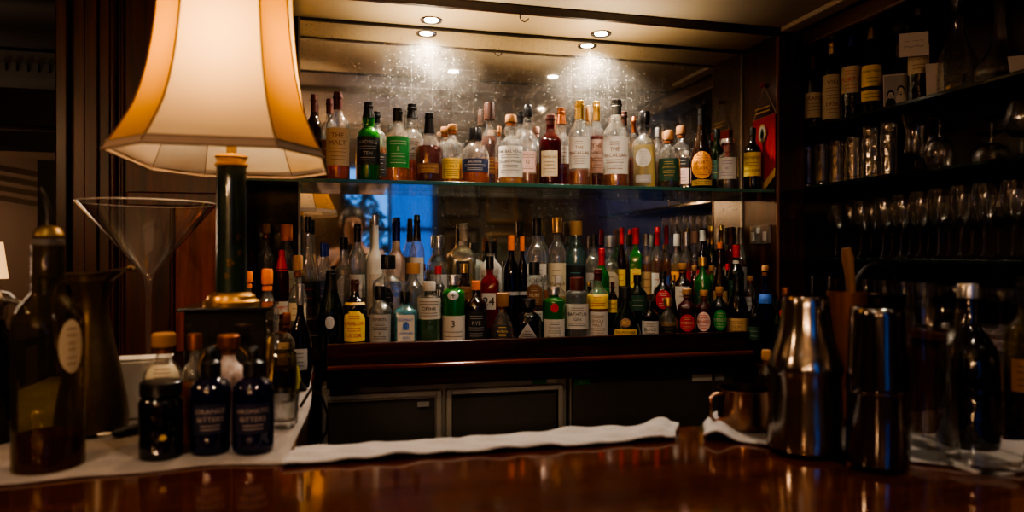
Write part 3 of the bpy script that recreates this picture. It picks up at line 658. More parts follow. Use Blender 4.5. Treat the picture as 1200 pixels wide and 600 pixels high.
# ---- lower back bar
G2 = 'bottles along the back bar counter'
FR = [   # front row on the counter top
 (388, 316, 30, 'burg', 'dkgreen', 'dark', .5, ('black', .72, 1.15, 'foil'), [(.28, .44, .35, 'silver', 'black', [], 'oval')], 'dark green cognac bottle with small round silver seal'),
 (416, 327, 25, 'std', 'black', None, 0, ('brown', .82, 1.15, 'foil'), [(.64, .68, 1.5, 'gold', 'brown', []), (.14, .56, 1.25, 'yellow', 'red', ['~.4', 'KAHLUA', '~.5', 'LICOR'], 'arch')], 'black coffee liqueur bottle with arched yellow label'),
 (446, 335, 27, 'slope', 'clear', 'water', .5, ('black', .78, 1.3, 'plain'), [(.12, .56, 1.1, 'grey', 'black', ['ESPIRITU', '~.4', '~.6', '*', '~.5'])], 'clear spirit bottle with grey skeleton label and black cap'),
 (475, 341, 27, 'sq', 'teal', 'water', .5, ('black', .78, 1.2, 'plain'), [(.12, .60, .72, 'white', 'blue', ['BOMBAY', '~.3', '~.4', 'SAPPHIRE', 'GIN']), (.34, .48, .26, 'blue', 'white', [], 'oval')], 'teal glass gin bottle with white label and blue oval'),
 (503, 330, 27, 'cyl', 'clear', 'green', .42, ('white', .86, 1.4, 'plain'), [(.44, .76, 1.5, 'white', 'black', ['~.6', 'OPIHR', '~.5'])], 'clear cylindrical bottle with white label over green spirit'),
 (531.5, 322, 27, 'cyl', 'green', None, 0, ('silver', .86, 1.3, 'plain'), [(.08, .44, 1.5, 'white', 'black', ['3', '~.6']), (.66, .78, .5, 'silver', 'dkgreen', ['+'], 'oval')], 'dark green gin bottle with white label reading 3'),
 (558, 329, 25, 'std', 'brown', 'dark', .6, ('orange', .86, 1.2, 'plain'), [(.10, .54, 1.2, 'black', 'grey', ['~.5', 'RYE', '~.6', '~.5'])], 'dark brown bottle with black label and orange cap'),
 (589, 343, 31, 'half', 'clear', 'brown', .30, ('cork', .72, 2.0, 'cork'), [(.16, .40, .7, 'black', 'gold', ['~.5', 'PATRON', '~.4'])], 'squat bell-shaped brandy bottle with gold lettered label'),
 (619, 350, 33, 'squat', 'black', None, 0, ('black', .80, 1.7, 'plain'), [(.06, .48, .95, 'grey', 'black', ['~.2', '~.4', '~.6'], 'tri')], 'wide black bottle with pale triangular label'),
 (649, 336, 27, 'cyl', 'green', None, 0, ('silver', .86, 1.3, 'plain'), [(.08, .44, 1.1, 'white', 'black', ['~.4', 'Tanqueray', '~.5', '~.6']), (.56, .72, .35, 'red', 'gold', [], 'oval')], 'bright green gin bottle with red wax seal'),
 (676, 325, 27, 'cyl', 'clear', 'water', .45, ('maroon', .80, 1.5, 'plain'), [(.22, .60, 1.4, 'white', 'black', ['~.4', 'BATHTUB', 'GIN', '~.6'])], 'clear gin bottle with wide white label and maroon cap'),
 (701, 315, 25, 'std', 'clear', 'amber', .6, ('maroon', .84, 1.25, 'foil'), [(.46, .66, 1.2, 'yellow', 'red', ['~.3', '~.6']), (.06, .42, 1.2, 'white', 'brown', ['~.5', 'SINGLE', 'MALT', '~.6', '~.5'])], 'amber bottle with yellow shoulder label above a white one'),
 (733, 336, 37, 'half', 'dkgreen', 'dark', .35, ('black', .74, 1.7, 'plain'), [(.14, .24, .8, 'gold', 'black', ['COURVOISIER']), (.28, .44, .42, 'brown', 'gold', ['XO'], 'oval')], 'wide half-moon cognac bottle with gold lettering'),
 (762, 352, 22, 'std', 'black', None, 0, ('black', .84, 1.2, 'plain'), [(.08, .50, 1.0, 'white', 'black', ['~.4', 'BLACK', '~.5'])], 'small black bottle with white label beside the half-moon cognac'),
 (783, 349, 24, 'round', 'clear', 'gold', .40, ('gold', .80, 1.7, 'plain'), [(.14, .34, .8, 'black', 'gold', ['~.5'])], 'small onion-shaped bottle of gold liqueur with gold stopper'),
 (805, 338, 22, 'std', 'pinkred', 'dark', .6, ('cork', .86, 1.35, 'cork'), [(.16, .50, .85, 'red', 'cream', ['~.4', 'CHERRY', '~.5'], 'oval')], 'dark red bottle with red oval label and cork'),
 (825, 340, 20, 'std', 'pinkred', 'dark', .6, ('cork', .86, 1.3, 'cork'), [(.16, .56, .85, 'pink', 'red', ['~.4', 'ROSSO', '~.5'], 'oval')], 'dark red bottle with pink oval label and cork'),
 (843, 336, 20, 'std', 'dkgreen', 'dark', .6, ('cork', .86, 1.3, 'cork'), [(.16, .56, .85, 'green', 'cream', ['~.4', 'VERDE', '~.5'], 'oval')], 'dark green bottle with green oval label and cork'),
 (864, 324, 24, 'burg', 'black', None, 0, ('black', .76, 1.2, 'foil'), [(.04, .32, 1.3, 'tan', 'brown', ['~.5', 'DOM', '~.5'])], 'round-shouldered black bottle with tan label low down'),
]
MD = [   # middle step
 (455, 299, 37, 'sq', 'clear', 'water', .55, ('black', .82, 1.35, 'plain'), [(.18, .58, .35, 'black', 'grey', ['~.4', 'OLD', '~.5'], 'oval')], 'large square clear bottle with black oval label'),
 (484, 308, 27, 'slope', 'clear', 'water', .40, ('wood', .84, 1.8, 'plain'), [], 'plain clear bottle with turned wooden stopper and no label'),
 (513.5, 312, 19, 'std', 'clear', 'water', .40, ('red', .88, 1.2, 'plain'), [(.30, .72, 1.1, 'black', 'white', ['GIN', '~.5'])], 'slim clear bottle with small red cap and black label'),
 (544, 309, 18, 'std', 'brown', 'amber', .60, ('gold', .86, 1.35, 'plain'), [(.45, .66, 1.2, 'brown', 'gold', ['~.5'])], 'small brown bottle with gold cap behind the 3 bottle'),
 (574, 300, 24, 'sq', 'red', 'red', .65, ('black', .82, 1.3, 'plain'), [(.28, .50, .8, 'white', 'black', ['24'])], 'red glass bottle with white label reading 24'),
 (599, 276, 18, 'std', 'black', None, 0, ('orange', .84, 1.25, 'plain'), [(.36, .40, 1.2, 'grey', 'black', [])], 'black bottle with orange cap, first of an orange-capped pair'),
 (612, 277, 14, 'std', 'black', None, 0, ('orange', .84, 1.25, 'plain'), [(.36, .40, 1.2, 'grey', 'black', [])], 'black bottle with orange cap, second of an orange-capped pair'),
 (626, 307, 28, 'cyl', 'clear', 'brown', .35, ('black', .80, 1.4, 'plain'), [(.34, .66, .9, 'brown', 'cream', ['~.4', 'RUM', '~.5'], 'arch'), (.10, .26, 1.1, 'white', 'black', ['~.6'])], 'round rum bottle with arched brown label'),
 (654, 323, 20, 'std', 'clear', 'pale', .60, ('white', .86, 1.25, 'plain'), [], 'pale yellow bottle with white cap behind the red-sealed gin'),
 (705, 291, 19, 'std', 'green', 'green', .60, ('red', .78, 1.15, 'foil'), [(.22, .5, 1.1, 'green', 'white', ['~.5'])], 'narrow green bottle with long red capsule'),
 (718, 330, 13, 'std', 'brown', 'brown', .60, ('maroon', .84, 1.2, 'plain'), [(.3, .6, 1.1, 'yellow', 'red', ['~.5'])], 'brown bottle with yellow label behind the wide cognac'),
 (747, 322, 22, 'std', 'dkgreen', 'dark', .60, ('black', .86, 1.2, 'plain'), [(.3, .6, 1.1, 'dkgreen', 'cream', ['~.5'])], 'dark green bottle with dark label above the half-moon cognac'),
 (777, 318, 22, 'std', 'black', None, 0, ('black', .86, 1.2, 'plain'), [(.30, .66, .85, 'red', 'white', ['~.5', '8', '~.5'], 'oval')], 'black bottle with round bright red label'),
 (800, 308, 22, 'std', 'brown', 'brown', .60, ('cork', .88, 1.3, 'cork'), [(.22, .62, .85, 'white', 'brown', ['~.4', '~.3'], 'shield')], 'brown bottle with shield-shaped white label'),
 (823.5, 301, 21, 'std', 'green', 'green', .60, ('gold', .86, 1.3, 'plain'), [(.2, .5, 1.1, 'dkgreen', 'gold', ['~.5'])], 'vivid green bottle with gold cap in the crowd'),
 (843.5, 284, 18, 'tallneck', 'brown', 'brown', .60, ('orange', .92, 1.2, 'plain'), [(.2, .40, 1.1, 'tan', 'brown', ['~.5'])], 'tall thin-necked brown bottle with orange cap'),
 (862.6, 287, 18, 'std', 'black', None, 0, ('red', .84, 1.35, 'plain'), [(.76, .80, 1.5, 'white', 'black', []), (.3, .55, 1.2, 'dkgreen', 'white', ['~.5'])], 'black bottle with bright red cap over a white ring'),
 (879, 323, 16, 'std', 'clear', 'brown', .60, ('cork', .88, 1.4, 'cork'), [(.25, .55, 1.1, 'grey', 'dkgreen', ['~.5'])], 'small bottle with cork and grey label at the counter end'),
]
BK = [   # back step, against the mirror
 (291, 263, 20, 'wine', 'pinkred', 'dark', .60, ('maroon', .78, 1.15, 'foil'), [], 'dark red wine-shaped bottle directly behind the lamp column'),
 (312, 262, 20, 'std', 'clear', 'brown', .40, ('cork', .88, 1.4, 'cork'), [], 'clear bottle with cork stopper by the foxed mirror strip'),
 (336, 263, 21, 'std', 'clear', 'amber', .40, ('orange', .82, 1.8, 'plain'), [(.2, .5, 1.1, 'cream', 'red', ['~.5'])], 'bottle with very large orange wooden stopper'),
 (361.6, 254, 18, 'tallneck', 'clear', 'ruby', .35, ('black', .84, 1.3, 'plain'), [(.12, .36, 1.1, 'black', 'red', ['~.5'])], 'tall clear bottle with black cap below the reflected shade'),
 (379, 285, 18, 'slope', 'clear', 'water', .50, ('blue', .82, 1.5, 'plain'), [(.2, .5, 1.1, 'navy', 'white', ['~.5'])], 'clear bottle with dark blue cap'),
 (403, 278, 24, 'vodka', 'clear', 'water', .45, ('black', .84, 1.2, 'foil'), [(.12, .50, .9, 'grey', 'white', ['~.3', '~.4'], 'oval')], 'clear vodka bottle with etched grey bust'),
 (419, 262, 19, 'wine', 'clear', 'water', .50, ('black', .80, 1.2, 'foil'), [(.2, .45, 1.1, 'white', 'blue', ['~.5'])], 'tall clear bottle with black and gold capsule beside the frosted vodka'),
 (440, 252, 24, 'vodka', 'frost', None, 0, ('silver', .90, 1.15, 'plain'), [(.22, .42, .9, 'white', 'blue', ['~.5'])], 'frosted white vodka bottle with long neck and silver cap'),
 (465, 255, 25, 'vodka', 'frostwarm', None, 0, ('blue', .76, 1.15, 'foil'), [(.18, .34, .9, 'blue', 'white', ['~.5'])], 'frosted vodka bottle with blue neck capsule'),
 (488.6, 252, 22, 'std', 'clear', 'water', .55, ('black', .74, 1.2, 'foil'), [(.3, .58, 1.0, 'white', 'blue', ['~.5', '~.4'])], 'clear bottle with long black neck capsule beside blue-necked vodka'),
 (514.7, 276, 29, 'slope', 'clear', 'water', .55, ('silver', .84, 1.6, 'plain'), [(.66, .74, 1.4, 'black', 'white', []), (.2, .5, 1.0, 'silver', 'blue', ['~.5'])], 'broad clear bottle with silver cap and black neck band'),
 (543.6, 262, 29, 'sq', 'clear', 'pale', .60, ('white', .80, 1.25, 'foil'), [(.36, .58, .55, 'black', 'white', ['~.5', 'EL', '~.5'])], 'square-shouldered tequila bottle with small black label'),
 (575, 283, 34, 'std', 'white', None, 0, ('black', .84, 1.5, 'plain'), [(.30, .62, .8, 'white', 'black', ['MARTIN', 'GIN'])], 'white ceramic bottle with black lettering and cap'),
 (629, 256, 29, 'std', 'clear', 'water', .30, ('black', .82, 1.35, 'plain'), [(.08, .52, 1.2, 'white', 'black', ['~.4', 'VODKA', '~.6', '~.5'])], 'clear bottle with wide black cap and large white label'),
 (653, 255, 27, 'std', 'clear', 'pale', .30, ('gold', .84, 1.5, 'plain'), [(.08, .52, 1.2, 'cream', 'brown', ['~.4', 'TEQUILA', '~.6'])], 'clear bottle with wide gold cap and cream label'),
 (675, 259, 31, 'std', 'paleteal', 'water', .45, ('wood', .84, 1.7, 'plain'), [(.12, .50, .95, 'black', 'teal', ['~.5', '~.4'])], 'pale teal bottle with light wooden cap and dark label'),
 (696, 274, 22, 'std', 'clear', 'water', .55, ('black', .84, 1.3, 'plain'), [(.2, .5, 1.0, 'grey', 'black', ['~.5'])], 'clear bottle with black cap between teal and red-capped bottles'),
 (715, 276, 27, 'bulb', 'clear', 'pale', .55, ('pewter', .84, 1.7, 'plain'), [(.18, .52, 1.0, 'cream', 'black', ['~.4', '~.6'], 'arch')], 'round clear bottle with pewter cap and arched cream label'),
 (728.5, 267, 13, 'std', 'brown', 'brown', .60, ('red', .80, 1.5, 'plain'), [(.3, .5, 1.1, 'yellow', 'red', ['~.5'])], 'brown bottle with red cap beside the red-capped green bottle'),
 (745, 267, 19, 'sq', 'green', 'dark', .60, ('red', .80, 1.5, 'plain'), [(.16, .50, .8, 'yellow', 'red', ['~.5', 'JAGER', '~.4'])], 'square green bottle with red cap and yellow label'),
 (757, 274, 19, 'std', 'clear', 'amber', .60, ('pewter', .84, 1.5, 'plain'), [(.2, .5, 1.1, 'tan', 'brown', ['~.5'])], 'amber bottle with dull pewter cap and tan label'),
 (770, 266, 18, 'std', 'clear', 'rust', .60, ('red', .78, 1.4, 'foil'), [(.2, .45, 1.1, 'white', 'red', ['~.5'])], 'rust coloured spirit with red capsule and white label'),
 (781, 265, 15, 'std', 'clear', 'amber', .60, ('red', .78, 1.4, 'foil'), [(.1, .40, .5, 'blue', 'white', ['~.5'])], 'amber spirit with red capsule and narrow blue label'),
 (793, 274, 15, 'std', 'clear', 'gold', .60, ('white', .84, 1.4, 'plain'), [(.2, .5, 1.1, 'orange', 'brown', ['~.5'])], 'gold spirit with white cap and orange label'),
 (804, 272, 15, 'std', 'clear', 'orange', .60, ('silver', .82, 1.4, 'plain'), [(.2, .5, 1.1, 'red', 'white', ['~.5'])], 'orange liqueur with silver cap and red label'),
 (814, 271, 18, 'std', 'clear', 'water', .60, ('pink', .84, 1.4, 'plain'), [(.2, .5, 1.1, 'pink', 'brown', ['~.5'])], 'clear spirit with pale pink cap and pink label'),
 (823.5, 270, 14, 'std', 'black', None, 0, ('white', .86, 1.6, 'plain'), [(.2, .5, 1.1, 'red', 'white', ['~.5'])], 'black bottle with chunky white cap'),
 (834, 265, 13, 'wine', 'dkgreen', 'dark', .60, ('gold', .78, 1.2, 'foil'), [(.2, .5, 1.1, 'cream', 'green', ['~.5'])], 'dark green bottle with gold capsule, cream label'),
 (845, 264, 17, 'wine', 'brown', 'dark', .60, ('gold', .78, 1.2, 'foil'), [(.2, .5, 1.1, 'tan', 'brown', ['~.5'])], 'brown bottle with gold capsule, tan label'),
 (857, 266, 15, 'wine', 'pinkred', 'dark', .60, ('maroon', .78, 1.2, 'foil'), [(.2, .5, 1.1, 'white', 'red', ['~.5'])], 'dark red bottle with maroon capsule beside gold-capped ones'),
 (868, 266, 16, 'wine', 'clear', 'brown', .60, ('pewter', .78, 1.2, 'foil'), [(.2, .5, 1.1, 'grey', 'black', ['~.5'])], 'slim brown spirit bottle with pewter capsule by the alcove cheek'),
]
GR = [   # second rank peeping between the others
 (330, 293, 17, 'wine', 'pinkred', 'dark', .60, ('red', .70, 1.15, 'foil'), [(.08, .26, 1.2, 'white', 'red', ["PIMM'S"])], 'dark bottle with long red capsule and red-lettered white label'),
 (640, 322, 11, 'std', 'clear', 'amber', .60, ('pewter', .86, 1.3, 'plain'), [], 'small amber bottle with pewter cap behind the bright green gin'),
 (690, 330, 12, 'std', 'dkgreen', 'dark', .60, ('gold', .84, 1.3, 'plain'), [], 'dark green bottle with gold cap behind white gin label'),
 (789, 322, 15, 'std', 'dkgreen', 'dark', .60, ('gold', .84, 1.3, 'plain'), [], 'dark green bottle with gold cap beside round red label'),
 (813.5, 311, 16, 'std', 'brown', 'dark', .60, ('cork', .86, 1.4, 'cork'), [], 'dark brown corked bottle left of the vivid green one'),
 (834, 311, 16, 'std', 'green', 'green', .60, ('cork', .86, 1.4, 'cork'), [], 'green corked bottle right of the vivid green one'),
 (852.5, 309, 11, 'std', 'black', None, 0, ('red', .86, 1.4, 'plain'), [], 'small black bottle with flat red cap'),
]
row(FR, 2.055, E + FZ, 2.04, 2.068, G2)
row(MD, 2.150, E + MZ, 2.135, 2.168, G2)
row(BK, 2.312, E + BZ, 2.222, 2.325, G2)
row(GR, 2.215, E + BZ, 2.205, 2.245, G2)
# low ledge at the right end of the back bar
sbox('trim_end_ledge', mah_dark, 1.29, 1.60, 1.93, A_Y, 0, E - .36, .003)
ED = [
 (884, 341, 15, 'std', 'black', None, 0, ('black', .86, 1.2, 'plain'), [(.3, .5, 1.1, 'dkgreen', 'grey', ['~.5'])], 'slim black bottle standing lower at the end of the back bar'),
 (897, 311, 17, 'wine', 'blue', None, 0, ('cork', .93, 1.3, 'cork'), [(.60, .70, 1.1, 'blue', 'white', [])], 'tall dark blue bottle with cork at the end ledge'),
 (905, 344, 25, 'cyl', 'black', None, 0, ('black', .80, 1.2, 'foil'), [(.44, .60, .8, 'red', 'white', ['*'], 'oval'), (.08, .30, 1.2, 'white', 'black', ['~.5', 'VERMOUTH', '~.6'])], 'black vermouth bottle with red emblem and white label'),
 (921, 337, 20, 'std', 'black', None, 0, ('copper', .88, 1.5, 'plain'), [(.50, .70, 1.0, 'red', 'white', ['~.4'])], 'black bottle with copper cap and red label at the ledge end'),
 (911, 352, 12, 'std', 'dkgreen', 'dark', .5, ('black', .86, 1.2, 'plain'), [], 'thin dark green bottle between vermouth and copper-capped bottle'),
]
row(ED, 2.03, E - .36, 1.96, 2.11, 'bottles on the low end ledge')

# ================================================================== RIGHT-HAND SHELF BAY
XS = 1.60
for zz, nm in ((.4475, 'top glass shelf of the bay carrying wine bottles and decanters'), (.239, 'middle glass shelf of the bay carrying tumblers'), (-.020, 'lowest glass shelf of the bay carrying a row of stemmed glasses')):
    tag(MB().box(XS + .001, 1.858, .50, 2.248, E + zz - .011, E + zz).build('bay_shelf', shelf_edge, bev=.001), nm, 'shelf', 'glass shelves of the right bay')
t = thing('bay_cabinet', 'dark mahogany cabinet and worktop under the glass shelves at right', 'cabinet', (XS, 1.3, 0))
MB().box(.02, .255, -1.0, .94, 0, E - .25).build('cabinet_body', mah_dark, t)
MB().box(.002, .255, -1.0, .94, E - .25, E - .222).build('worktop', mah_h, t, bev=.004)

def on_plane_x(u, X):
    dx, dy = ray(u); L = X / dx
    return dy * L, L
crystal = thin_glass('stemware_glass', (.97, .97, .96), .28, .0, rough=.09, refl=5.0, base=.045, lens=.04)
cutm = thin_glass('cut_crystal', (.95, .95, .93), .25, .015, rough=.07, refl=4.0, hazecol=(.6, .52, .44), base=.08, lens=.12)
def tumbler(x, y, z, r, h, label, group, name='highball_glass', mat=None, flare=1.08):
    p = [(r * .2, .008), (r * .90, .008), (r * .93, .012), (r * flare, h), (r * flare + .0012, h), (r * .98, .004), (r * .90, 0)]
    p = [(r * .90, 0), (r * .98, .004), (r * flare, h), (r * flare - .0015, h), (r * .90, .014), (0.0005, .013)]
    o = MB().lathe(p, 11 if name == 'highball_glass' else 20).build(name, mat or crystal, None, name != 'highball_glass', loc=(x, y, z))
    return tag(o, label, 'glass', group)
def stem_glass(x, y, z, r, h, label, group, kind='wine', name='wine_glass', flip=False, cat='glass'):
    B = {'wine': [(.0035, .48), (.25, .50), (.70, .56), (.97, .66), (1.0, .74), (.92, .88), (.80, 1.0)],
         'flute': [(.004, .42), (.22, .44), (.60, .52), (.88, .64), (1.0, .78), (.98, .90), (.90, 1.0)],
         'coupe': [(.0035, .58), (.45, .60), (.85, .70), (1.0, .84), (.99, 1.0)],
         'hurricane': [(.006, .22), (.55, .26), (.80, .36), (.72, .50), (.64, .64), (.80, .85), (1.0, 1.0)],
         'balloon': [(.0035, .36), (.40, .38), (.85, .48), (1.0, .64), (.95, .80), (.72, 1.0)]}[kind]
    p = [(0.0005, .004), (r * .55, .004), (r * .80, .0015), (r * .82, 0), (r * .80, .003), (r * .35, .010), (.0045, .018), (.0035, h * .2)]
    zb = B[0][1] * h
    p += [(.0032, zb * .75), (.0045, zb)]
    p += [(q * r, k * h) for q, k in B[1:]]
    p += [(q * r - .0012, k * h) for q, k in reversed(B[2:])] + [(0.0006, zb + .006)]
    if flip: p = [(a, h - b) for a, b in p]
    o = MB().lathe(p, 22, cap0=False, cap1=False).build(name, crystal, None, True, loc=(x, y, z))
    return tag(o, label, cat, group)
# tumblers, two ranks deep
ORD = ['first', 'second', 'third', 'fourth', 'fifth', 'sixth', 'seventh', 'eighth', 'ninth', 'tenth', 'eleventh', 'twelfth', 'thirteenth', 'fourteenth', 'fifteenth', 'sixteenth']
us = [947, 963, 981, 1000, 1020, 1042]
for i, u in enumerate(us):
    X = 1.638; Y, L = on_plane_x(u, X)
    tumbler(X, Y, E + .239, .021 + .0022 * (i > 3), .148 + (.018 if i > 3 else 0), '%s straight highball glass from the far end of the front rank' % ORD[i], 'front rank of highball glasses')
us = [964, 977, 992, 1009, 1028]
for i, u in enumerate(us):
    X = 1.72; Y, L = on_plane_x(u, X)
    tumbler(X, Y, E + .239, .023, .155, '%s highball glass from the far end of the rear rank' % ORD[i], 'rear rank of highball glasses')
Y, L = on_plane_x(1073, 1.66); stem_glass(1.66, Y, E + .239, .040, .175, 'tall curvy hurricane glass next to the highball glasses', 'stemmed glasses on the middle shelf', 'hurricane', 'hurricane_glass')
Y, L = on_plane_x(1088, 1.76); stem_glass(1.76, Y, E + .239, .040, .165, 'short hurricane glass behind the upturned goblet', 'stemmed glasses on the middle shelf', 'hurricane', 'hurricane_glass')
Y, L = on_plane_x(1101, 1.665); stem_glass(1.665, Y, E + .239, .040, .150, 'upturned goblet standing on its rim on the middle shelf', 'stemmed glasses on the middle shelf', 'balloon', 'goblet', True)
Y, L = on_plane_x(1162, 1.665); stem_glass(1.665, Y, E + .239, .045, .125, 'upturned wide coupe glass on the middle shelf', 'stemmed glasses on the middle shelf', 'coupe', 'coupe_glass', True)
Y, L = on_plane_x(1160, 1.775); stem_glass(1.775, Y, E + .239, .046, .105, 'lower upturned coupe behind the other upturned coupe', 'stemmed glasses on the middle shelf', 'coupe', 'coupe_glass', True)
Y, L = on_plane_x(1197, 1.70); stem_glass(1.70, Y, E + .239, .044, .165, 'balloon glass at the near end of the middle shelf', 'stemmed glasses on the middle shelf', 'balloon', 'balloon_glass')
# stemmed glasses on the lowest shelf
us = [980, 1009, 1035, 1056, 1078, 1100, 1126, 1153, 1187]
for i, u in enumerate(us):
    X = 1.655; Y, L = on_plane_x(u, X)
    hh = .185 + .004 * min(i, 5); rr = .029 if i not in (0,) else .031
    stem_glass(X, Y, E - .020, rr, hh, '%s champagne flute from the far end in the front rank' % ORD[i], 'front rank of champagne flutes', 'flute' if i else 'wine', 'champagne_flute')
us = [996, 1021, 1045, 1066, 1088, 1112, 1139, 1170, 1199]
for i, u in enumerate(us):
    X = 1.755; Y, L = on_plane_x(u, X)
    stem_glass(X, Y, E - .020, .030, .190, '%s stemmed glass from the far end in the rear rank' % ORD[i], 'rear rank of stemmed glasses', 'flute', 'champagne_flute')
# glasses under the lowest shelf
for i, u in enumerate([952, 972, 993, 1015, 1037, 1060, 1084]):
    X = 1.66; Y, L = on_plane_x(u, X)
    tumbler(X, Y, E - .222, .030, .135, '%s tall tumbler from the far end on the worktop below' % ORD[i], 'tumblers on the worktop', 'tumbler')
for i, u in enumerate([1075, 1098, 1120, 1146, 1172, 1196]):
    X = 1.74; Y, L = on_plane_x(u, X)
    stem_glass(X, Y, E - .222, .032, .125, '%s short stemmed glass from the tumblers on the worktop' % ORD[i], 'short stemmed glasses on the worktop', 'coupe', 'coupe_glass')
# wine bottles on the top shelf
G3 = 'old wine bottles on the top bay shelf'
WB = [
 (953, 66, 22, 'wine', 'black', ('maroon', .80, 1.2, 'foil'), [(.14, .48, 1.2, 'cream', 'brown', ['GRAND', '~.6', '~.5'])], 'dark wine bottle with cream label at the far end of the top shelf'),
 (975, 48, 22, 'wine', 'black', ('gold', .84, 1.3, 'foil'), [(.06, .58, 1.2, 'cream', 'brown', ['VIN', '~.6', '~.5', '1956', '~.5'])], 'dark bottle with gold top and long cream label'),
 (998, 38, 22, 'wine', 'black', ('blue', .84, 1.2, 'foil'), [(.30, .60, 1.2, 'cream', 'red', ['~.5', 'PORTO', '~.5'])], 'dark bottle with blue capsule and short cream label'),
 (1021, 24, 24, 'burg', 'olive', ('gold', .80, 1.3, 'foil'), [(.30, .52, 1.1, 'yellow', 'dkgreen', ['CHARTREUSE', '~.5']), (.15, .26, 1.1, 'yellow', 'dkgreen', ['~.6'])], 'olive glass bottle with gold top and two yellow labels'),
 (1076, 8, 24, 'wine', 'black', ('silver', .88, 1.0, 'plain'), [(.30, .60, 1.1, 'cream', 'brown', ['~.5', 'COGNAC', '~.5'])], 'dark bottle with cream label behind propped white card'),
]
for (u, vt, w, kind, gl, cap, labs, lab) in WB:
    X = {953: 1.646, 975: 1.660, 998: 1.672}.get(u, 1.685); Y, L = on_plane_x(u, X); R = w / 2 * L / F
    bottle(X, Y, E + .4475, R, zat(vt, L) - E - .4475, kind, gl, None, 0, cap, labs, lab, name='wine_bottle', group=G3)
Y, L = on_plane_x(1054, 1.73)
t = thing('crystal_decanter', 'faceted crystal decanter with ball stopper behind the photograph card', 'decanter', (1.73, Y, E + .4475), 0, 'decanters on the top shelf')
MB().lathe([(.030, 0), (.036, .01), (.036, .11), (.026, .15), (.012, .18), (.011, .225), (.016, .232)], 10).build('glass_body', cutm, t)
MB().lathe([(.008, .225), (.012, .24), (.024, .262), (.026, .278), (.014, .30), (.002, .305)], 8).build('stopper', cutm, t)
def decanter(u, X, vt, rw, label, kind):
    Y, L = on_plane_x(u, X); z = E + .4475; h = zat(vt, L) - z; R = rw * L / F
    t = thing('glass_decanter', label, 'decanter', (X, Y, z), 0, 'decanters on the top shelf')
    if kind == 'diamond':
        mb = MB(); seg = 24; prof = [(.80, 0), (.97, .03), (1, .10), (.98, .20), (.90, .32), (.78, .42)]
        mb.lathe([(r * R, q * h) for r, q in prof], seg, cap1=False)
        for i in range(9):                      # raised diamond cutting
            for k in range(18):
                zz = (.05 + i * .04) * h; a = 2 * PI * (k + .5 * (i % 2)) / 18; rr = interp(prof, zz / h) * R
                c = (math.cos(a), math.sin(a)); tx = (-c[1], c[0]); s = R * .165; q = .02 * h
                v = [(c[0] * rr + tx[0] * s, c[1] * rr + tx[1] * s, zz), (c[0] * rr - tx[0] * s, c[1] * rr - tx[1] * s, zz), (c[0] * rr, c[1] * rr, zz + q), (c[0] * rr, c[1] * rr, zz - q), (c[0] * (rr + .004), c[1] * (rr + .004), zz)]
                mb.add(v, [(0, 2, 4), (2, 1, 4), (1, 3, 4), (3, 0, 4)])
        mb.build('cut_body', cutm, t)
        MB().lathe([(.78 * R, .42 * h), (.55 * R, .53 * h), (.34 * R, .66 * h), (.27 * R, .78 * h), (.26 * R, .90 * h), (.42 * R, .97 * h), (.40 * R, h)], 24, cap0=False, cap1=False).build('neck', crystal, t, True)
    else:
        MB().lathe([(.5 * R, 0), (.85 * R, .02 * h), (R, .10 * h), (.97 * R, .17 * h), (.70 * R, .28 * h), (.42 * R, .38 * h), (.26 * R, .50 * h), (.22 * R, .70 * h), (.24 * R, .90 * h), (.36 * R, h)], 28, cap1=False).build('glass_body', crystal, t, True)
        MB().lathe([(.9 * R, .035 * h), (1.012 * R, .10 * h), (.99 * R, .15 * h), (.80 * R, .24 * h)], 9, cap0=False, cap1=False).build('cut_band', cutm, t)
decanter(1121, 1.72, -6, 23, 'diamond-cut crystal decanter with long plain neck', 'diamond')
decanter(1172, 1.70, -14, 27, 'wide-based ship decanter with tall thin neck', 'ship')
# cards propped on the shelf
def card(u, X, v0, v1, w, name, label, rz, z=None, photo=False, tilt=-.12, lines=None):
    Y, L = on_plane_x(u, X); h = (v1 - v0) * L / F; ww = w * L / F
    zb = zat(v1, L) if z is None else z
    m = MB().box(-ww / 2, ww / 2, -.0008, .0008, 0, h)
    ms = [labm('white'), labm('black'), labm('grey'), labm('tan')]
    if lines:
        for i, ln in enumerate(lines):
            tv, tf, tw = text_geo(ln); s = min(h * .14, ww * .7 / tw)
            m.add([(p[0] * s, -.0014, h * (.62 - i * .26) + p[1] * s) for p in tv], tf, 2)
    if photo:
        m.box(-ww * .46, ww * .46, -.0012, -.0008, h * .05, h * .95, 2)
        def disc(cx, cz, rx, rz_, mi, y):
            K = 16; m.add([(cx, y, cz)] + [(cx + rx * math.cos(2 * PI * k / K), y, cz + rz_ * math.sin(2 * PI * k / K)) for k in range(K)], [(0, 1 + k, 1 + (k + 1) % K) for k in range(K)], mi)
        for cx, cz, sh in ((-.20, .34, 0), (.20, .46, 1)):
            disc(cx * ww, (cz - .26) * h, ww * .22, h * .22, 0 if sh else 1, -.0016 - sh * .0004)
            disc(cx * ww, (cz + .07) * h, ww * .145, h * .115, 1, -.0026)
            disc(cx * ww, (cz + .03) * h, ww * .11, h * .095, 0, -.0030)
            for e in (-1, 1): disc(cx * ww + e * ww * .045, (cz + .045) * h, ww * .016, h * .009, 1, -.0034)
            disc(cx * ww, (cz - .02) * h, ww * .04, h * .008, 1, -.0034)
            disc(cx * ww, (cz - .085) * h, ww * .05, h * .02, 1, -.0034)
    o = m.build(name, None, mats=ms, loc=(X, Y, zb)); o.rotation_euler = (tilt, 0, rz)
    return tag(o, label, 'card')
card(1050, 1.655, 71, 112, 26, 'photograph_card', 'black and white photo card of two people on the top shelf', math.radians(-34), E + .449, True)
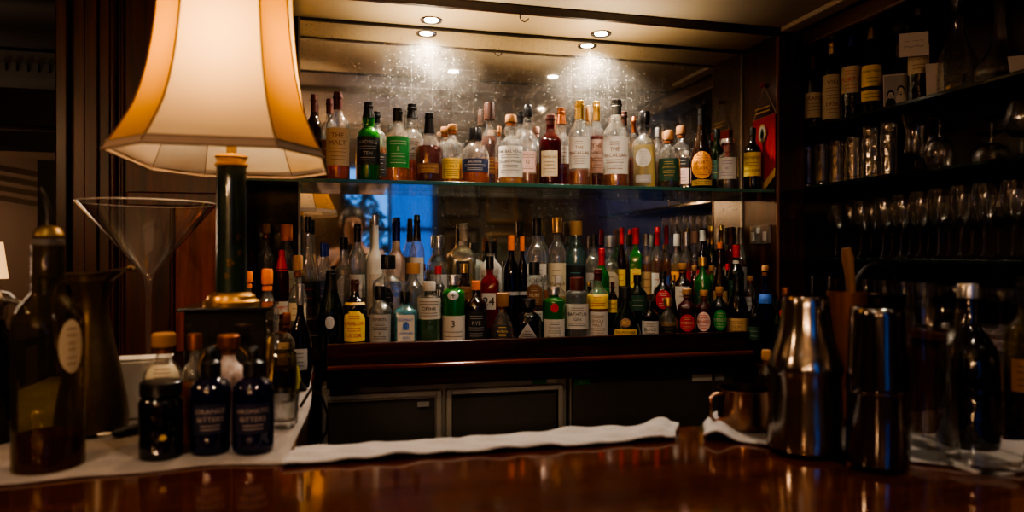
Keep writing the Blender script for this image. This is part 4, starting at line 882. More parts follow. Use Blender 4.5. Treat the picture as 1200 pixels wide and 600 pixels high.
card(1071, 1.645, 38, 66, 30, 'note_card', 'handwritten white note card hung on the cream-labelled bottle', math.radians(-34), None, False, -.02, ['~ ~~', '~~'])
card(1096, 1.66, 64, 106, 18, 'folded_card', 'plain cream card standing between the bottle and diamond decanter', math.radians(-34), E + .449)
card(1197, 1.63, 42, 66, 22, 'tilted_card', 'white card leaning on the ship decanter', math.radians(-34), E + .449, False, -.45)

# socket on the alcove cheek
Ys, Ls = on_plane_x(892, SX); zs = zat(275, Ls)
t = thing('power_socket', 'steel double wall socket with white switches on the alcove cheek', 'socket', (SX, Ys, zs))
MB().box(-.008, 0, -.062, .062, -.034, .034).build('face_plate', pbr('brushed_plate', (.34, .31, .28), .35, .7), t, bev=.002)
wp = pbr('white_plastic', (.62, .58, .54), .4)
for s in (-1, 1): MB().box(-.013, -.008, s * .036 - .010, s * .036 + .010, -.024, .010).build('socket_insert', wp, t, bev=.002)
MB().box(-.014, -.008, -.010, .010, .004, .026).build('switch', wp, t, bev=.002)
# red pennant hanging on the cheek
Ya, La = on_plane_x(897, SX)
t = thing('red_pennant', 'red hanging pennant with gold fringe on a cord beside the whisky shelf', 'pennant', (SX - .006, Ya, zat(101, La)))
ra = zat(101, La)
y1, l1 = on_plane_x(912, SX); y0, l0 = on_plane_x(883, SX)
a = y1 - Ya + .004; b = y0 - Ya - .01
za, zb_ = zat(132, l1) - ra, zat(143, l0) - ra
MB().tube([(0, a, za), (0, 0, 0), (0, b, zb_)], .0016, 6).build('cord', pbr('pale_cord', (.45, .36, .26), .8), t)
MB().tube([(0, a - .006, za), (0, b + .006, zb_)], .0022, 6).build('rod', brass, t, True)
mb = MB(); n = 14; v = []
bot = -.305
for i in range(n + 1):
    y = a + (b - a) * i / n; zt = za + (zb_ - za) * i / n
    for j in range(9):
        q = j / 8; vv = zt + (bot + .05 * (1 - abs(2 * i / n - 1)) * -1 - zt) * q
        v.append((-.003 - .003 * math.sin(i * 1.3) * q, y, vv))
f = [(i * 9 + j, i * 9 + j + 1, (i + 1) * 9 + j + 1, (i + 1) * 9 + j) for i in range(n) for j in range(8)]
mb.add(v, f, 0)
def pdisc(cy, cz, ry, rz_, mi, x):
    K = 18; mb.add([(x, cy, cz)] + [(x, cy + ry * math.cos(2 * PI * k / K), cz + rz_ * math.sin(2 * PI * k / K)) for k in range(K)], [(0, 1 + (k + 1) % K, 1 + k) for k in range(K)], mi)
cy = (a + b) / 2
pdisc(cy, -.175, .024, .034, 1, -.0095); pdisc(cy, -.175, .018, .028, 2, -.0102); pdisc(cy, -.175, .008, .018, 3, -.0109)
for zc in (-.085, -.10): mb.box(-.0098, -.0095, cy - .045, cy + .045, zc, zc + .006, 1)
mb.build('banner_cloth', None, t, True, mats=[pbr('red_felt', (.42, .012, .014), .8, sheen=.3, bump=.2), labm('gold'), labm('white'), labm('dkgreen')])
fr = MB()
for i in range(16):
    y = a + (b - a) * (i + .5) / 16; zt = bot - .05 * (1 - abs(2 * (i + .5) / 16 - 1)); fr.tube([(-.003, y, zt), (-.004, y, zt - .03)], .003, 5)
fr.build('gold_fringe', pbr('gold_thread', (.62, .38, .08), .6), t, True)
MB().lathe([(.006, 0), (.010, .006), (.006, .014), (.001, .016)], 12).build('hook_knob', pbr('red_knob', (.35, .03, .02), .4), t, True, loc=(-.004, 0, -.004))
# bent hook under the header
xh, Lh = at(615, 2.10)
o = MB().tube([(0, 0, .0), (0, 0, -.012), (.004, 0, -.020), (.014, 0, -.025), (.024, 0, -.021), (.029, 0, -.013)], .0018, 8).build('ceiling_hook', pbr('dark_iron', (.05, .045, .04), .4, .8), None, True, loc=(xh, A_Y + .022, E + H))
tag(o, 'small bent dark hook under the alcove header', 'hook')

# ================================================================== FRONT BAR
BZT = E - .335
t = thing('front_bar', 'varnished mahogany bar top in the foreground with panelled front', 'counter', (0, .8, 0))
MB().box(-1.7, 1.56, -.42, .405, BZT - .045, BZT).build('bar_top', bar_wood, t, bev=.008)
MB().box(-1.65, 1.54, -.30, .36, 0, BZT - .045).build('bar_body', mah_dark, t)
t = thing('return_counter', 'side counter of the bar running back beside the lamp', 'counter', (-.43, 1.7, 0))
MB().box(-.37, .345, -.4945, .395, BZT - .045, BZT).build('counter_top', bar_wood, t, bev=.006)
MB().box(-.34, .33, -.37, .39, 0, BZT - .045).build('counter_body', mah_dark, t)
def cloth(name, x0, x1, y0, y1, label, nx=60, ny=14, amp=.004, lift=None, skew=0, thick=.003, z=BZT, edge=.006, seed=1, cut=None):
    rnd = random.Random(seed); ph = [rnd.uniform(0, 6) for _ in range(8)]
    v, f = [], []
    for j in range(ny + 1):
        for i in range(nx + 1):
            a, b = i / nx, j / ny
            if cut:
                p = [cut[0][q] * (1 - a) * (1 - b) + cut[1][q] * a * (1 - b) + cut[2][q] * a * b + cut[3][q] * (1 - a) * b for q in (0, 1)]; x, y = p
            else:
                x = x0 + (x1 - x0) * a; y = y0 + (y1 - y0) * b + skew * a
            y += edge * (math.sin(a * 9 + ph[0]) + .5 * math.sin(a * 23 + ph[1])) * (1 if b in (0, 1) else .6) * (-1 if b < .5 else 1) * abs(2 * b - 1)
            x += edge * .8 * math.sin(b * 7 + ph[2]) * abs(2 * a - 1)
            zz = amp * (.5 + .5 * math.sin(a * 17 + b * 5 + ph[3])) * (.5 + .5 * math.sin(b * 9 - a * 6 + ph[4])) + amp * .35 * math.sin(a * 50 + b * 11 + ph[5])
            zz = max(zz, 0) + .0006
            if lift: zz += lift(a, b)
            v.append((x, y, z + zz))
    n0 = len(v)
    for j in range(ny):
        for i in range(nx):
            k = j * (nx + 1) + i; f.append((k, k + 1, k + nx + 2, k + nx + 1))
    o = mesh_obj(name, v, f, pbr('white_towelling' if name != 'service_cloth' else 'cotton_cloth', (.31, .285, .275) if name != 'service_cloth' else (.24, .20, .175), .95, bump=.6, bscale=180, var=.10, sheen=.2), smooth=True)
    s = o.modifiers.new('thickness', 'SOLIDIFY'); s.thickness = thick; s.offset = 1
    return tag(o, label, 'towel')
cloth('bar_towel', -.10, .640, 1.118, 1.198, 'long white towel folded along the back edge of the bar top', 110, 20, .0055,
      lambda a, b: .012 * math.exp(-((a - .945) / .045) ** 2) * (.4 + .6 * b) * (1 if a < .97 else .6) + .003, 0, .004, seed=3, edge=.003, cut=((-.10, 1.118), (.568, 1.112), (.617, 1.198), (-.085, 1.198)))
cloth('service_cloth', -.76, -.085, 1.135, 2.07, 'white cloth covering the side counter under the lamp and bitters', 40, 60, .0010, None, 0, .003, seed=5, edge=.010)
cloth('drying_towel', 0, 0, 0, 0, 'white towel under the cocktail shakers', 60, 26, .002, lambda a, b: .020 * math.exp(-((a - .05) / .05) ** 2) * (.75 + .25 * b) + .001, 0, .004, seed=9, edge=.005, cut=((.615, 1.105), (.985, .815), (1.16, .95), (.70, 1.225)))

# ---- table lamp
LX, LY = -.222, 1.445
CL = BZT + .0045         # top of the cloth
t = thing('table_lamp', 'table lamp with cream and gold bell shade on a dark green column', 'lamp', (LX, LY, CL))
def zl(z): return E + z - CL
gm_ = pbr('lamp_black_lacquer', (.012, .012, .010), .22, coat=.5)
gilt = pbr('gilt_trim', (.70, .40, .12), .32, .85)
grn = pbr('green_lacquer', (.020, .040, .024), .28, coat=.5, var=.3, bscale=20)
mb = MB().box(-.072, .072, -.072, .072, 0, zl(-.110))
mb.build('plinth_box', gm_, t, bev=.003)
MB().box(-.082, .082, -.082, .082, zl(-.110), zl(-.103)).build('plinth_cap', gm_, t, bev=.002)
mb = MB()
for (x, y, ax) in ((0, -.073, 0), (.073, 0, 1)):
    pts = [(x + (.045 * math.cos(2 * PI * k / 28) if not ax else 0), y + (.045 * math.cos(2 * PI * k / 28) if ax else 0), .115 + .045 * math.sin(2 * PI * k / 28)) for k in range(28)]
    mb.tube(pts, .0018, 6, closed=True)
mb.build('gilt_ring', gilt, t, True)
MB().lathe([(.052, zl(-.103)), (.053, zl(-.096)), (.046, zl(-.092)), (.044, zl(-.085)), (.036, zl(-.080)), (.030, zl(-.078))], 32).build('gilt_foot', gilt, t, True)
MB().lathe([(.0295, zl(-.080)), (.0285, zl(.0)), (.0275, zl(.170))], 36).build('column', grn, t, True)
MB().lathe([(.028, zl(.169)), (.031, zl(.171)), (.031, zl(.175)), (.0275, zl(.178)), (.0275, zl(.185)), (.031, zl(.188)), (.029, zl(.193))], 32).build('gilt_collar', gilt, t, True)
mb = MB()
def leafy(cx, cz, s, mbb):
    for k in range(5):
        a = k * 1.25; v = []
        for q in range(8):
            w = 2 * PI * q / 8; x = cx + s * (.6 * math.cos(a) + .5 * math.cos(w) * math.cos(a)); z = cz + s * (.9 * math.sin(a) + .5 * math.sin(w))
            ang = x / .0285; v.append((.0298 * math.sin(ang), -.0298 * math.cos(ang), z))
        mbb.add(v, [tuple(range(8))])
leafy(.002, zl(-.02), .007, mb); leafy(.018, zl(.03), .006, mb); leafy(.020, zl(.0), .005, mb); leafy(-.004, zl(-.045), .005, mb)
mb.build('gilt_flowers', pbr('faded_gilt', (.20, .11, .03), .5, .4), t, True)
MB().lathe([(.010, zl(.192)), (.010, zl(.22)), (.018, zl(.225)), (.018, zl(.26))], 16).build('bulb_holder', brass, t, True)
# shade
def shade_mat(name, col, tcol):
    m, nt, out = new_mat(name)
    ge = N(nt, 'ShaderNodeNewGeometry'); lin = N(nt, 'ShaderNodeMix', _data_type='RGBA'); lin.inputs[6].default_value = c4(col); lin.inputs[7].default_value = (.88, .84, .78, 1); nt.links.new(ge.outputs['Backfacing'], lin.inputs[0])
    tc = N(nt, 'ShaderNodeTexCoord'); mp = N(nt, 'ShaderNodeMapping'); mp.inputs['Scale'].default_value = (60, 60, 5)
    nz = N(nt, 'ShaderNodeTexNoise'); nz.inputs['Scale'].default_value = 2; nz.inputs['Detail'].default_value = 6
    nt.links.new(tc.outputs['Object'], mp.inputs[0]); nt.links.new(mp.outputs[0], nz.inputs['Vector'])
    bp = N(nt, 'ShaderNodeBump'); bp.inputs['Strength'].default_value = .25; bp.inputs['Distance'].default_value = .002
    nt.links.new(nz.outputs['Fac'], bp.inputs['Height'])
    d = N(nt, 'ShaderNodeBsdfDiffuse'); d.inputs[0].default_value = c4(col)
    tl = N(nt, 'ShaderNodeBsdfTranslucent'); tl.inputs[0].default_value = c4(tcol)
    nt.links.new(bp.outputs[0], d.inputs['Normal']); nt.links.new(lin.outputs[2], d.inputs[0])
    a = N(nt, 'ShaderNodeMixShader'); a.inputs[0].default_value = .60
    nt.links.new(d.outputs[0], a.inputs[1]); nt.links.new(tl.outputs[0], a.inputs[2]); nt.links.new(a.outputs[0], out.inputs[0])
    return m
silk = shade_mat('cream_silk', (.80, .74, .62), (.80, .54, .26))
goldsilk = shade_mat('gold_silk', (.62, .34, .08), (.50, .235, .022))
band = pbr('taupe_band', (.34, .24, .17), .8)
cord_m = pbr('shade_piping', (.20, .11, .06), .8)
HX, HY, CX, CY = .178, .248, .082, .110
OCT = [(-HX + CX, -HY), (HX - CX * .85, -HY), (HX, -HY + CY), (HX, HY - CY), (HX - CX, HY), (-HX + CX, HY), (-HX, HY - CY), (-HX, -HY + CY * .8)]
SZ = [(.182, 1.0), (.205, .935), (.232, .87), (.262, .805), (.295, .755), (.335, .71), (.38, .675), (.43, .645), (.50, .62), (.56, .61)]
def ring(s, z): return [(x * s, y * (s * .8 + .2 * s * s), z) for x, y in OCT]
for k in range(8):
    v, f = [], []; k2 = (k + 1) % 8; K = 6
    for z, s in SZ:
        r = ring(s, zl(z)); a, b = Vector(r[k]), Vector(r[k2])
        for i in range(K + 1):
            q = a.lerp(b, i / K); nrm = Vector((q.x, q.y, 0)).normalized()
            q += nrm * (-.006 * math.sin(PI * i / K)) * (1 if s < .97 else .3)
            v.append(tuple(q))
    for j in range(len(SZ) - 1):
        for i in range(K): aa = j * (K + 1) + i; f.append((aa, aa + 1, aa + K + 2, aa + K + 1))
    mesh_obj('shade_panel', v, f, silk if k % 2 == 0 else goldsilk, t, True)
mb = MB()
for k in range(8):
    mb.tube([ring(s * 1.003, zl(z))[k] for z, s in SZ], .0016, 6)
mb.build('shade_piping', cord_m, t, True)
mb = MB(); r0, r1 = ring(1.012, zl(.176)), ring(.985, zl(.190))
mb.add(r0 + r1, [(k, (k + 1) % 8, 8 + (k + 1) % 8, 8 + k) for k in range(8)])
mb.tube(r0, .0028, 6, closed=True); mb.tube(r1, .0018, 6, closed=True)
mb.build('shade_hem', band, t)
def point(name, loc, e, col, rad):
    l = bpy.data.lights.new(name, 'POINT'); l.energy = e; l.color = col; l.shadow_soft_size = rad
    o = bpy.data.objects.new(name, l); COL.objects.link(o); o.location = loc; return o
point('lamp_bulb_light', (LX, LY, E + .37), 2.6, (1.0, .70, .42), .03)

# ---- giant martini glass
def ground(u, v, Zs=CL):      # point of the counter seen at (u, v)
    L = (E - Zs) * F / (v - HV); dx, dy = ray(u); return dx * L, dy * L, L
x, L = at(174, 1.68)
rr = 74 * L / F; zr = zat(238, L) - CL; zb = zat(320, L) - CL
g = [(rr * .55, 0), (rr * .56, .003), (rr * .3, .007), (.010, .014), (.0055, .03), (.0055, zb - .05), (.009, zb - .01), (.014, zb), (rr, zr), (rr - .002, zr + .001), (rr * .5, (zr + zb) / 2 + .004), (.012, zb + .006), (.0005, zb + .004)]
g = g[:9]
mgl = thin_glass('martini_clear', (.98, .98, .98), .4, .035, rough=.06, refl=5.0, hazecol=(.75, .70, .65), base=.06)
mm = MB().lathe(g, 64, cap0=False, cap1=False); mm.tube([(rr * math.cos(2 * PI * k / 64), rr * math.sin(2 * PI * k / 64), zr) for k in range(64)], .0012, 6, m=1, closed=True)
o = mm.build('martini_glass', mgl, None, True, loc=(x, 1.68, CL), mats=[mgl, pbr('painted_rim_glint', (.62, .58, .54), .15)])  # opaque whitish tube paints the glint along the rim
tag(o, 'oversized clear martini glass standing left of the lamp', 'glass')
# ---- tissue stack
x, y, L = ground(168, 487)
t = thing('napkin_stack', 'white block of folded paper napkins behind the black jar', 'napkins', (x, y, CL), .1)
MB().box(-.050, .050, -.03, .03, 0, .115).build('paper_block', pbr('napkin_paper', (.60, .54, .46), .9, bump=.3, bscale=20), t, bev=.004)
MB().box(-.048, .052, -.028, .033, .1155, .119).build('top_napkin', pbr('napkin_top', (.62, .56, .48), .9, bump=.3), t, bev=.001)
# ---- bronze ewer
x, y, L = ground(108, 506)
t = thing('bronze_ewer', 'tall dark bronze jug with curled pouring lip', 'jug', (x, y, CL), -.25)
bronze = pbr('dark_bronze', (.16, .115, .07), .34, .85, var=.3)
s = L / F; hj = 190 * s
prof = [(30, 0), (37, .02), (38, .08), (36, .20), (30, .38), (23, .56), (18, .70), (17, .80), (20, .88), (24, .93)]
mb = MB().lathe([(r * s, q * hj) for r, q in prof], 32, cap1=False)
K = 32; rim0 = [(24 * s * math.cos(2 * PI * k / K), 24 * s * math.sin(2 * PI * k / K), .93 * hj) for k in range(K)]
rim1 = []
for k in range(K):
    a = 2 * PI * k / K; c = max(0, math.cos(a)) ** 3; rim1.append(((27 + 16 * c) * s * math.cos(a), 25 * s * math.sin(a) * (1 - .5 * c), (.975 + .035 * c) * hj))
mb.add(rim0 + rim1, [(k, (k + 1) % K, K + (k + 1) % K, K + k) for k in range(K)])
mb.tube(rim1, .0028, 6, closed=True)
mb.build('ewer_body', bronze, t, True)
MB().tube([(42 * s, 0, 1.00 * hj), (46 * s, 0, 1.02 * hj), (50 * s, 0, 1.005 * hj), (48 * s, 0, .985 * hj)], .004, 8).build('curled_lip', bronze, t, True)
MB().tube([(-22 * s, 0, .95 * hj), (-38 * s, 0, .90 * hj), (-46 * s, 0, .72 * hj), (-42 * s, 0, .52 * hj), (-28 * s, 0, .42 * hj)], .006, 10).build('handle', bronze, t, True)

def front(u, vb, vt, w, kind, glass, lq, lvl, cap, labs, label, name='bitters_bottle', cat='bottle', group=None, **k):
    x, y, L = ground(u, vb); R = w / 2 * L / F
    return bottle(x, y, CL, R, (vb - vt) * L / F, kind, glass, lq, lvl, cap, labs, label, name=name, cat=cat, group=group, seg=36, **k)
# olive oil bottle with pourer
x, y, L = ground(57, 549, BZT); R = 37 * L / F; h = zat(290, L) - BZT
t = bottle(x, y, BZT, R, h, 'oil', 'olive', None, 0, ('black', .98, .8, 'plain'), [], 'tall square olive glass bottle with metal pourer and round paper seal', name='pouring_bottle', seg=36)
for c in list(t.children):
    if c.name.startswith('paper_label') or c.name.startswith('screw_cap'): bpy.data.objects.remove(c)
P = PROF['oil']
paper_label(t, P, R, h, 2.0, 1.0, .44, .68, .40, 'beige', 'brown', ['~.4', '~.3', '~.4'], 'oval')
[c for c in t.children if c.name.startswith('paper_label')][0].rotation_euler = (0, 0, .55)
MB().lathe([(R * .90, .004), (R * .93, .02), (R * .93, .055)], 32).build('red_dregs', liq('ruby'), t, True)
MB().lathe([(R * .42, h - .045), (R * .44, h - .04), (R * .44, h + .012), (R * .38, h + .014)], 24).build('neck_sleeve', pbr('neck_sleeve', (.12, .10, .09), .5), t, True)
MB().lathe([(R * .40, h + .014), (R * .44, h + .018), (R * .36, h + .028), (R * .18, h + .034)], 20).build('pourer_collar', pbr('aged_gilt', (.22, .15, .06), .4, .8), t, True)
MB().tube([(0, 0, h + .03), (0, 0, h + .055), (-.004, 0, h + .075), (-.012, 0, h + .092)], [.0042, .0038, .0034, .003], 10).build('pourer_spout', pbr('dark_pewter', (.10, .09, .08), .3, .9), t, True)
# siphon at the frame edge
x, y, L = ground(-8, 520, BZT)
t = thing('soda_siphon', 'dark soda siphon cut off by the picture edge', 'siphon', (x, y, BZT))
MB().lathe([(.030, 0), (.036, .01), (.037, .15), (.030, .185), (.018, .205), (.017, .22)], 28).build('glass_body', GL['black'](), t, True)
MB().lathe([(.020, .218), (.021, .25), (.014, .262), (.010, .275)], 20).build('metal_head', chrome, t, True)
MB().tube([(0, 0, .245), (.025, 0, .252), (.040, 0, .246), (.044, 0, .225)], [.007, .006, .006, .005], 10).build('spout', pbr('dark_pewter', (.10, .09, .08), .3, .9), t, True)
MB().tube([(0, 0, .27), (.02, .01, .262), (.045, .015, .232)], .004, 8).build('lever', chrome, t, True)
# small bottles of the foreground
G4 = 'small bottles on the cloth by the lamp'
front(189, 534, 446, 48, 'jar', 'black', None, 0, ('black', .82, 1.35, 'plain'), [(.26, .34, .16, 'gold', 'black', [], 'oval')], 'low matt black square bottle with wide flat cap', name='black_jar', group=G4)
front(247, 529, 405, 45, 'dropper', 'blue', None, 0, ('black', .70, 1.15, 'drop'), [(.20, .48, .95, 'ink', 'faded', ['ORANGE', 'BITTERS', '~.5'])], 'cobalt blue dropper bottle of bitters next to black jar', group=G4)
front(297, 528, 405, 46, 'dropper', 'blue', None, 0, ('black', .70, 1.15, 'drop'), [(.20, .48, .95, 'ink', 'faded', ['AROMATIC', 'BITTERS', '~.5'])], 'cobalt blue dropper bottle of bitters farther from the black jar', group=G4)
front(192, 517, 390, 44, 'std', 'clear', 'amber', .45, ('cork', .86, 1.6, 'cork'), [(.55, .72, .9, 'cream', 'brown', ['~.5', '~.4'])], 'corked amber bottle standing behind the black jar', name='tincture_bottle', group=G4)
front(228, 520, 391, 27, 'std', 'clear', 'orange', .55, ('copper', .86, 1.7, 'plain'), [], 'slim bottle of orange liquid with copper stopper', name='tincture_bottle', group=G4)
front(268, 516, 392, 40, 'std', 'frostwarm', None, 0, ('copper', .86, 1.7, 'cork'), [], 'milky bottle with copper stopper between the blue bottles', name='tincture_bottle', group=G4)
x, y, L = ground(222, 480)
x, y, L = ground(322, 468)
t = thing('lemon_jar', 'stout glass jar of dark syrup with clear lid', 'jar', (x, y, CL), 0, G4)
s = L / F
MB().lathe([(20 * s, 0), (24 * s, 3 * s), (25 * s, 40 * s), (24 * s, 52 * s), (20 * s, 56 * s)], 30, n=4).build('glass_body', GL['olive'](), t, True)
MB().lathe([(19 * s, .004), (23 * s, 4 * s), (23 * s, 36 * s)], 30, n=4).build('syrup', liq('dark'), t, True)
MB().lathe([(21 * s, 56 * s), (23 * s, 58 * s), (23 * s, 68 * s), (18 * s, 76 * s), (8 * s, 79 * s)], 24).build('glass_lid', cutm, t, True)
MB().tube([(24 * s, -.004, 6 * s), (26.5 * s, -.004, 22 * s), (25 * s, -.004, 38 * s)], [.003, .005, .003], 8).build('lemon_slice', pbr('lemon_peel', (.62, .52, .04), .5), t, True)
x, y, L = ground(333, 500)
o = MB().lathe([(13 * L / F, 0), (15 * L / F, 4 * L / F), (17 * L / F, 42 * L / F), (15.5 * L / F, 42 * L / F), (13 * L / F, 8 * L / F), (.0005, 7 * L / F)], 11).build('crystal_shot_glass', cutm, None, False, loc=(x, y, CL)); tag(o, 'small faceted crystal shot glass beside the blue bitters', 'glass')
x, y, L = ground(141, 512)
t = thing('hand_peeler', 'dark handled metal peeler lying on the cloth', 'peeler', (x, y, CL + .009), .55)
MB().tube([(-.012, 0, 0), (.0, 0, .0), (.03, 0, .001), (.045, 0, .0)], [.006, .0085, .0085, .005], 12).build('handle', dark, t, True)
MB().tube([(-.010, 0, 0), (-.022, .006, 0), (-.036, .004, 0), (-.036, -.004, 0), (-.022, -.006, 0), (-.010, 0, 0)], .002, 6).build('blade_frame', chrome, t, True)

# bottles standing on the side counter further back
G5 = 'bottles at the back of the side counter'
def side(u, Y, vt, w, *a, **k):
    x, L = at(u, Y); R = w / 2 * L / F; ALL.append((x, Y, R))
    return bottle(x, Y, CL, R, zat(vt, L) - CL, *a, group=G5, seg=28, **k)
side(313, 1.84, 315, 27, 'std', 'clear', 'water', .30, ('orange', .85, 1.3, 'cork'), [(.34, .52, .42, 'red', 'white', [], 'oval')], 'clear bottle with orange stopper and red dot')
side(291, 1.98, 318, 19, 'std', 'clear', 'amber', .55, ('orange', .88, 1.4, 'cork'), [], 'amber bottle with orange stopper next to the lamp plinth')
side(349, 1.96, 299, 22, 'std', 'clear', 'brown', .40, ('cork', .86, 1.4, 'cork'), [(.45, .60, 1.0, 'cream', 'brown', ['~.5'])], 'tall corked bottle behind the silver and blue bottle')
side(336, 1.74, 366, 20, 'std', 'brown', 'brown', .5, ('copper', .84, 1.3, 'cork'), [(.30, .62, 1.2, 'tan', 'brown', ['~.5', '~.4'])], 'small brown bottle with tan label near the side counter edge')
side(352, 1.72, 333, 28, 'round', 'black', None, 0, ('silver', .80, 1.3, 'plain'), [(.20, .40, .7, 'silver', 'navy', ['~.5', '~.5'])], 'rounded black bottle with silver label at the counter edge')
# cord hanging at the counter edge
x0, L0 = at(366, 1.60)
pts = []
for (u, v, Y) in ((352, 452, 1.50), (365, 455, 1.52), (377, 465, 1.54), (384, 485, 1.55), (383, 505, 1.55), (374, 520, 1.54), (368, 540, 1.53)):
    xx, LL = at(u, Y); pts.append((xx, Y, zat(v, LL)))
pts[0] = (pts[0][0], pts[0][1], CL + .006)
o = MB().tube(pts, .0032, 8).build('power_cable', pbr('black_rubber', (.012, .012, .012), .5), None, True); tag(o, 'black power cord looping over the side counter edge', 'cord')

# ================================================================== SHAKERS AND GLASSES AT RIGHT
TT = BZT + .0068
steel_b = pbr('polished_steel', (.36, .32, .29), .17, 1.0)
steel_d = pbr('polished_dark_steel', (.22, .205, .20), .12, 1.0)
def gt(u, v, Zs=TT): return ground(u, v, Zs)
x, y, L = gt(944, 524); s = L / F
t = thing('cocktail_shaker', 'bell-shouldered steel cocktail shaker, wider of the two shakers', 'shaker', (x, y, TT), 0, 'steel cocktail shakers')
MB().lathe([(40, 0), (43, 2), (43.5, 14), (41, 40), (39, 62), (38.5, 80), (39.5, 90)], 56).build('cup', steel_b, t, True)
MB().lathe([(40.5, 88), (41, 90), (40.5, 98), (36, 112), (31, 128), (28, 146), (26.5, 165), (26, 174), (25, 177)], 56).build('shoulder_cap', steel_b, t, True)
for c in t.children: c.scale = (s, s, s)
x, y, L = gt(1028, 543); s = L / F
t = thing('cocktail_shaker', 'straight two-piece steel shaker with blue reflection, narrower and darker', 'shaker', (x, y, TT), 0, 'steel cocktail shakers')
MB().lathe([(30, 0), (33.5, 3), (34, 20), (32.5, 60), (32, 88)], 56).build('cup', steel_d, t, True)
MB().lathe([(33, 84), (33.5, 86), (33, 92), (31, 130), (29.5, 175), (29, 181), (27.5, 183)], 56).build('upper_tin', steel_d, t, True)
for c in t.children: c.scale = (s, s, s)
x, y, L = gt(872, 500); s = L / F
t = thing('metal_mug', 'small copper-toned metal mug with square handle', 'mug', (x, y, TT))
cop = pbr('copper_mug', (.36, .21, .13), .20, 1.0)
MB().lathe([(27, 0), (30, 2), (30, 44), (31, 45.5), (28.5, 45.5), (28, 6), (.1, 5)], 48, cap1=False).build('cup', cop, t, True)
MB().tube([(-28, 0, 40), (-38, 0, 40), (-43, 0, 36), (-43, 0, 14), (-38, 0, 9), (-29, 0, 10)], 2.2, 10).build('handle', cop, t, True)
for c in t.children: c.scale = (s, s, s)
def rear(u, Y, vt, w, *a, **k):
    x, L = at(u, Y); R = w / 2 * L / F
    return bottle(x, Y, TT, R, zat(vt, L) - TT, *a, seg=32, **k)
rear(898, 1.20, 410, 19, 'std', 'brown', 'brown', .5, ('cork', .84, 1.5, 'cork'), [], 'small brown corked bottle tucked behind the bell-shouldered shaker')
# wooden cup with muddler between the shakers
x, L = at(992, 1.16); s = L / F
o = MB().lathe([(17, 0), (19, 2), (21, 60), (22, 148), (20.5, 148), (18, 6), (.1, 5)], 32, cap1=False).build('copper_cup', pbr('copper_cup', (.22, .08, .03), .4, .7), None, True, loc=(x, 1.16, TT)); o.scale = (s, s, s); tag(o, 'tall copper cup between the two shakers holding a muddler', 'cup')
o = MB().tube([(6, 0, 12), (4, 0, 120), (2, 0, 160), (-2, 0, 188), (-4, 0, 199)], [5, 5, 5, 7, 5], 14).build('wooden_muddler', pbr('muddler_wood', (.20, .09, .035), .6), None, True, loc=(x + .006, 1.16, TT)); o.scale = (s, s, s); tag(o, 'wooden muddler standing in the copper cup', 'muddler')
# ice bucket
x, L = at(1026, 1.24); s = L / F
t = thing('ice_bucket', 'dark ice bucket with arched handle behind the straight shaker', 'bucket', (x, 1.24, TT))
MB().lathe([(24, 0), (26, 2), (31, 128), (33, 130), (30, 131), (24, 6), (.1, 5)], 36, cap1=False).build('bucket_body', pbr('smoked_steel', (.06, .055, .05), .25, .9), t, True)
MB().tube([(31 * math.cos(a), 0, 124 + 42 * math.sin(a)) for a in [PI * k / 16 for k in range(17)]], 2.6, 8).build('handle', dark, t, True)
for c in t.children: c.scale = (s, s, s)
# pitcher
x, y, L = gt(1092, 534); s = L / F
t = thing('mixing_pitcher', 'tall cut-glass mixing pitcher with handle beside the straight shaker', 'pitcher', (x, y, TT), .4)
mb = MB().lathe([(26, 0), (29, 3), (27, 30), (25, 90), (27, 150), (31, 172), (29, 172), (25, 150), (23, 90), (24, 12), (.1, 10)], 36, cap1=False)
for k in range(12):
    a = 2 * PI * k / 12; mb.tube([(27.5 * math.cos(a), 27.5 * math.sin(a), 10), (25.5 * math.cos(a + .2), 25.5 * math.sin(a + .2), 90)], .9, 5)
fore = thin_glass('fore_glass', (.97, .97, .96), .3, 0, rough=.05, refl=3.5, base=.025)
mb.build('glass_body', fore, t, True)
MB().tube([(27, 0, 150), (44, 0, 152), (52, 0, 120), (46, 0, 70), (27, 0, 48)], 3, 10).build('handle', crystal, t, True)
for c in t.children: c.scale = (s, s, s)
# dark flask with white cap
x, y, L = gt(1134, 520); s = L / F
bottle(x, y, TT, 33 * s, 188 * s, 'squat', 'black', None, 0, ('silver', .91, 1.15, 'plain'), [], 'round-bodied dark bottle with pale ridged cap', name='dark_flask', seg=40)
# glass dish
x, y, L = gt(1150, 546); s = L / F
o = MB().lathe([(34, 0), (37, 2), (39, 16), (35, 16), (31, 7), (.1, 6)], 40, n=5, cap1=False).build('glass_ashtray', fore, None, True, loc=(x, y, TT)); o.scale = (s, s, s * .9); tag(o, 'thick square glass ashtray at the corner of the towel', 'ashtray')
x, y, L = gt(1203, 514, BZT); s = L / F
t = bottle(x, y, BZT, 22 * s, 190 * s, 'wine', 'olive', 'dark', .4, ('black', .84, 1.15, 'foil'), [(.30, .50, .6, 'brown', 'black', ['~.5', '~.4'])], 'olive bottle at the very right of the bar', seg=32)
x, L = at(1163, 1.16); s = L / F
o = MB().lathe([(22, 0), (24, 2), (28, 100), (26.8, 100), (22, 10), (.1, 8)], 24, cap1=False).build('pint_glass', crystal, None, True, loc=(x, 1.16, BZT)); o.scale = (s, s, s); tag(o, 'ribless clear mixing glass behind the square ashtray', 'glass')

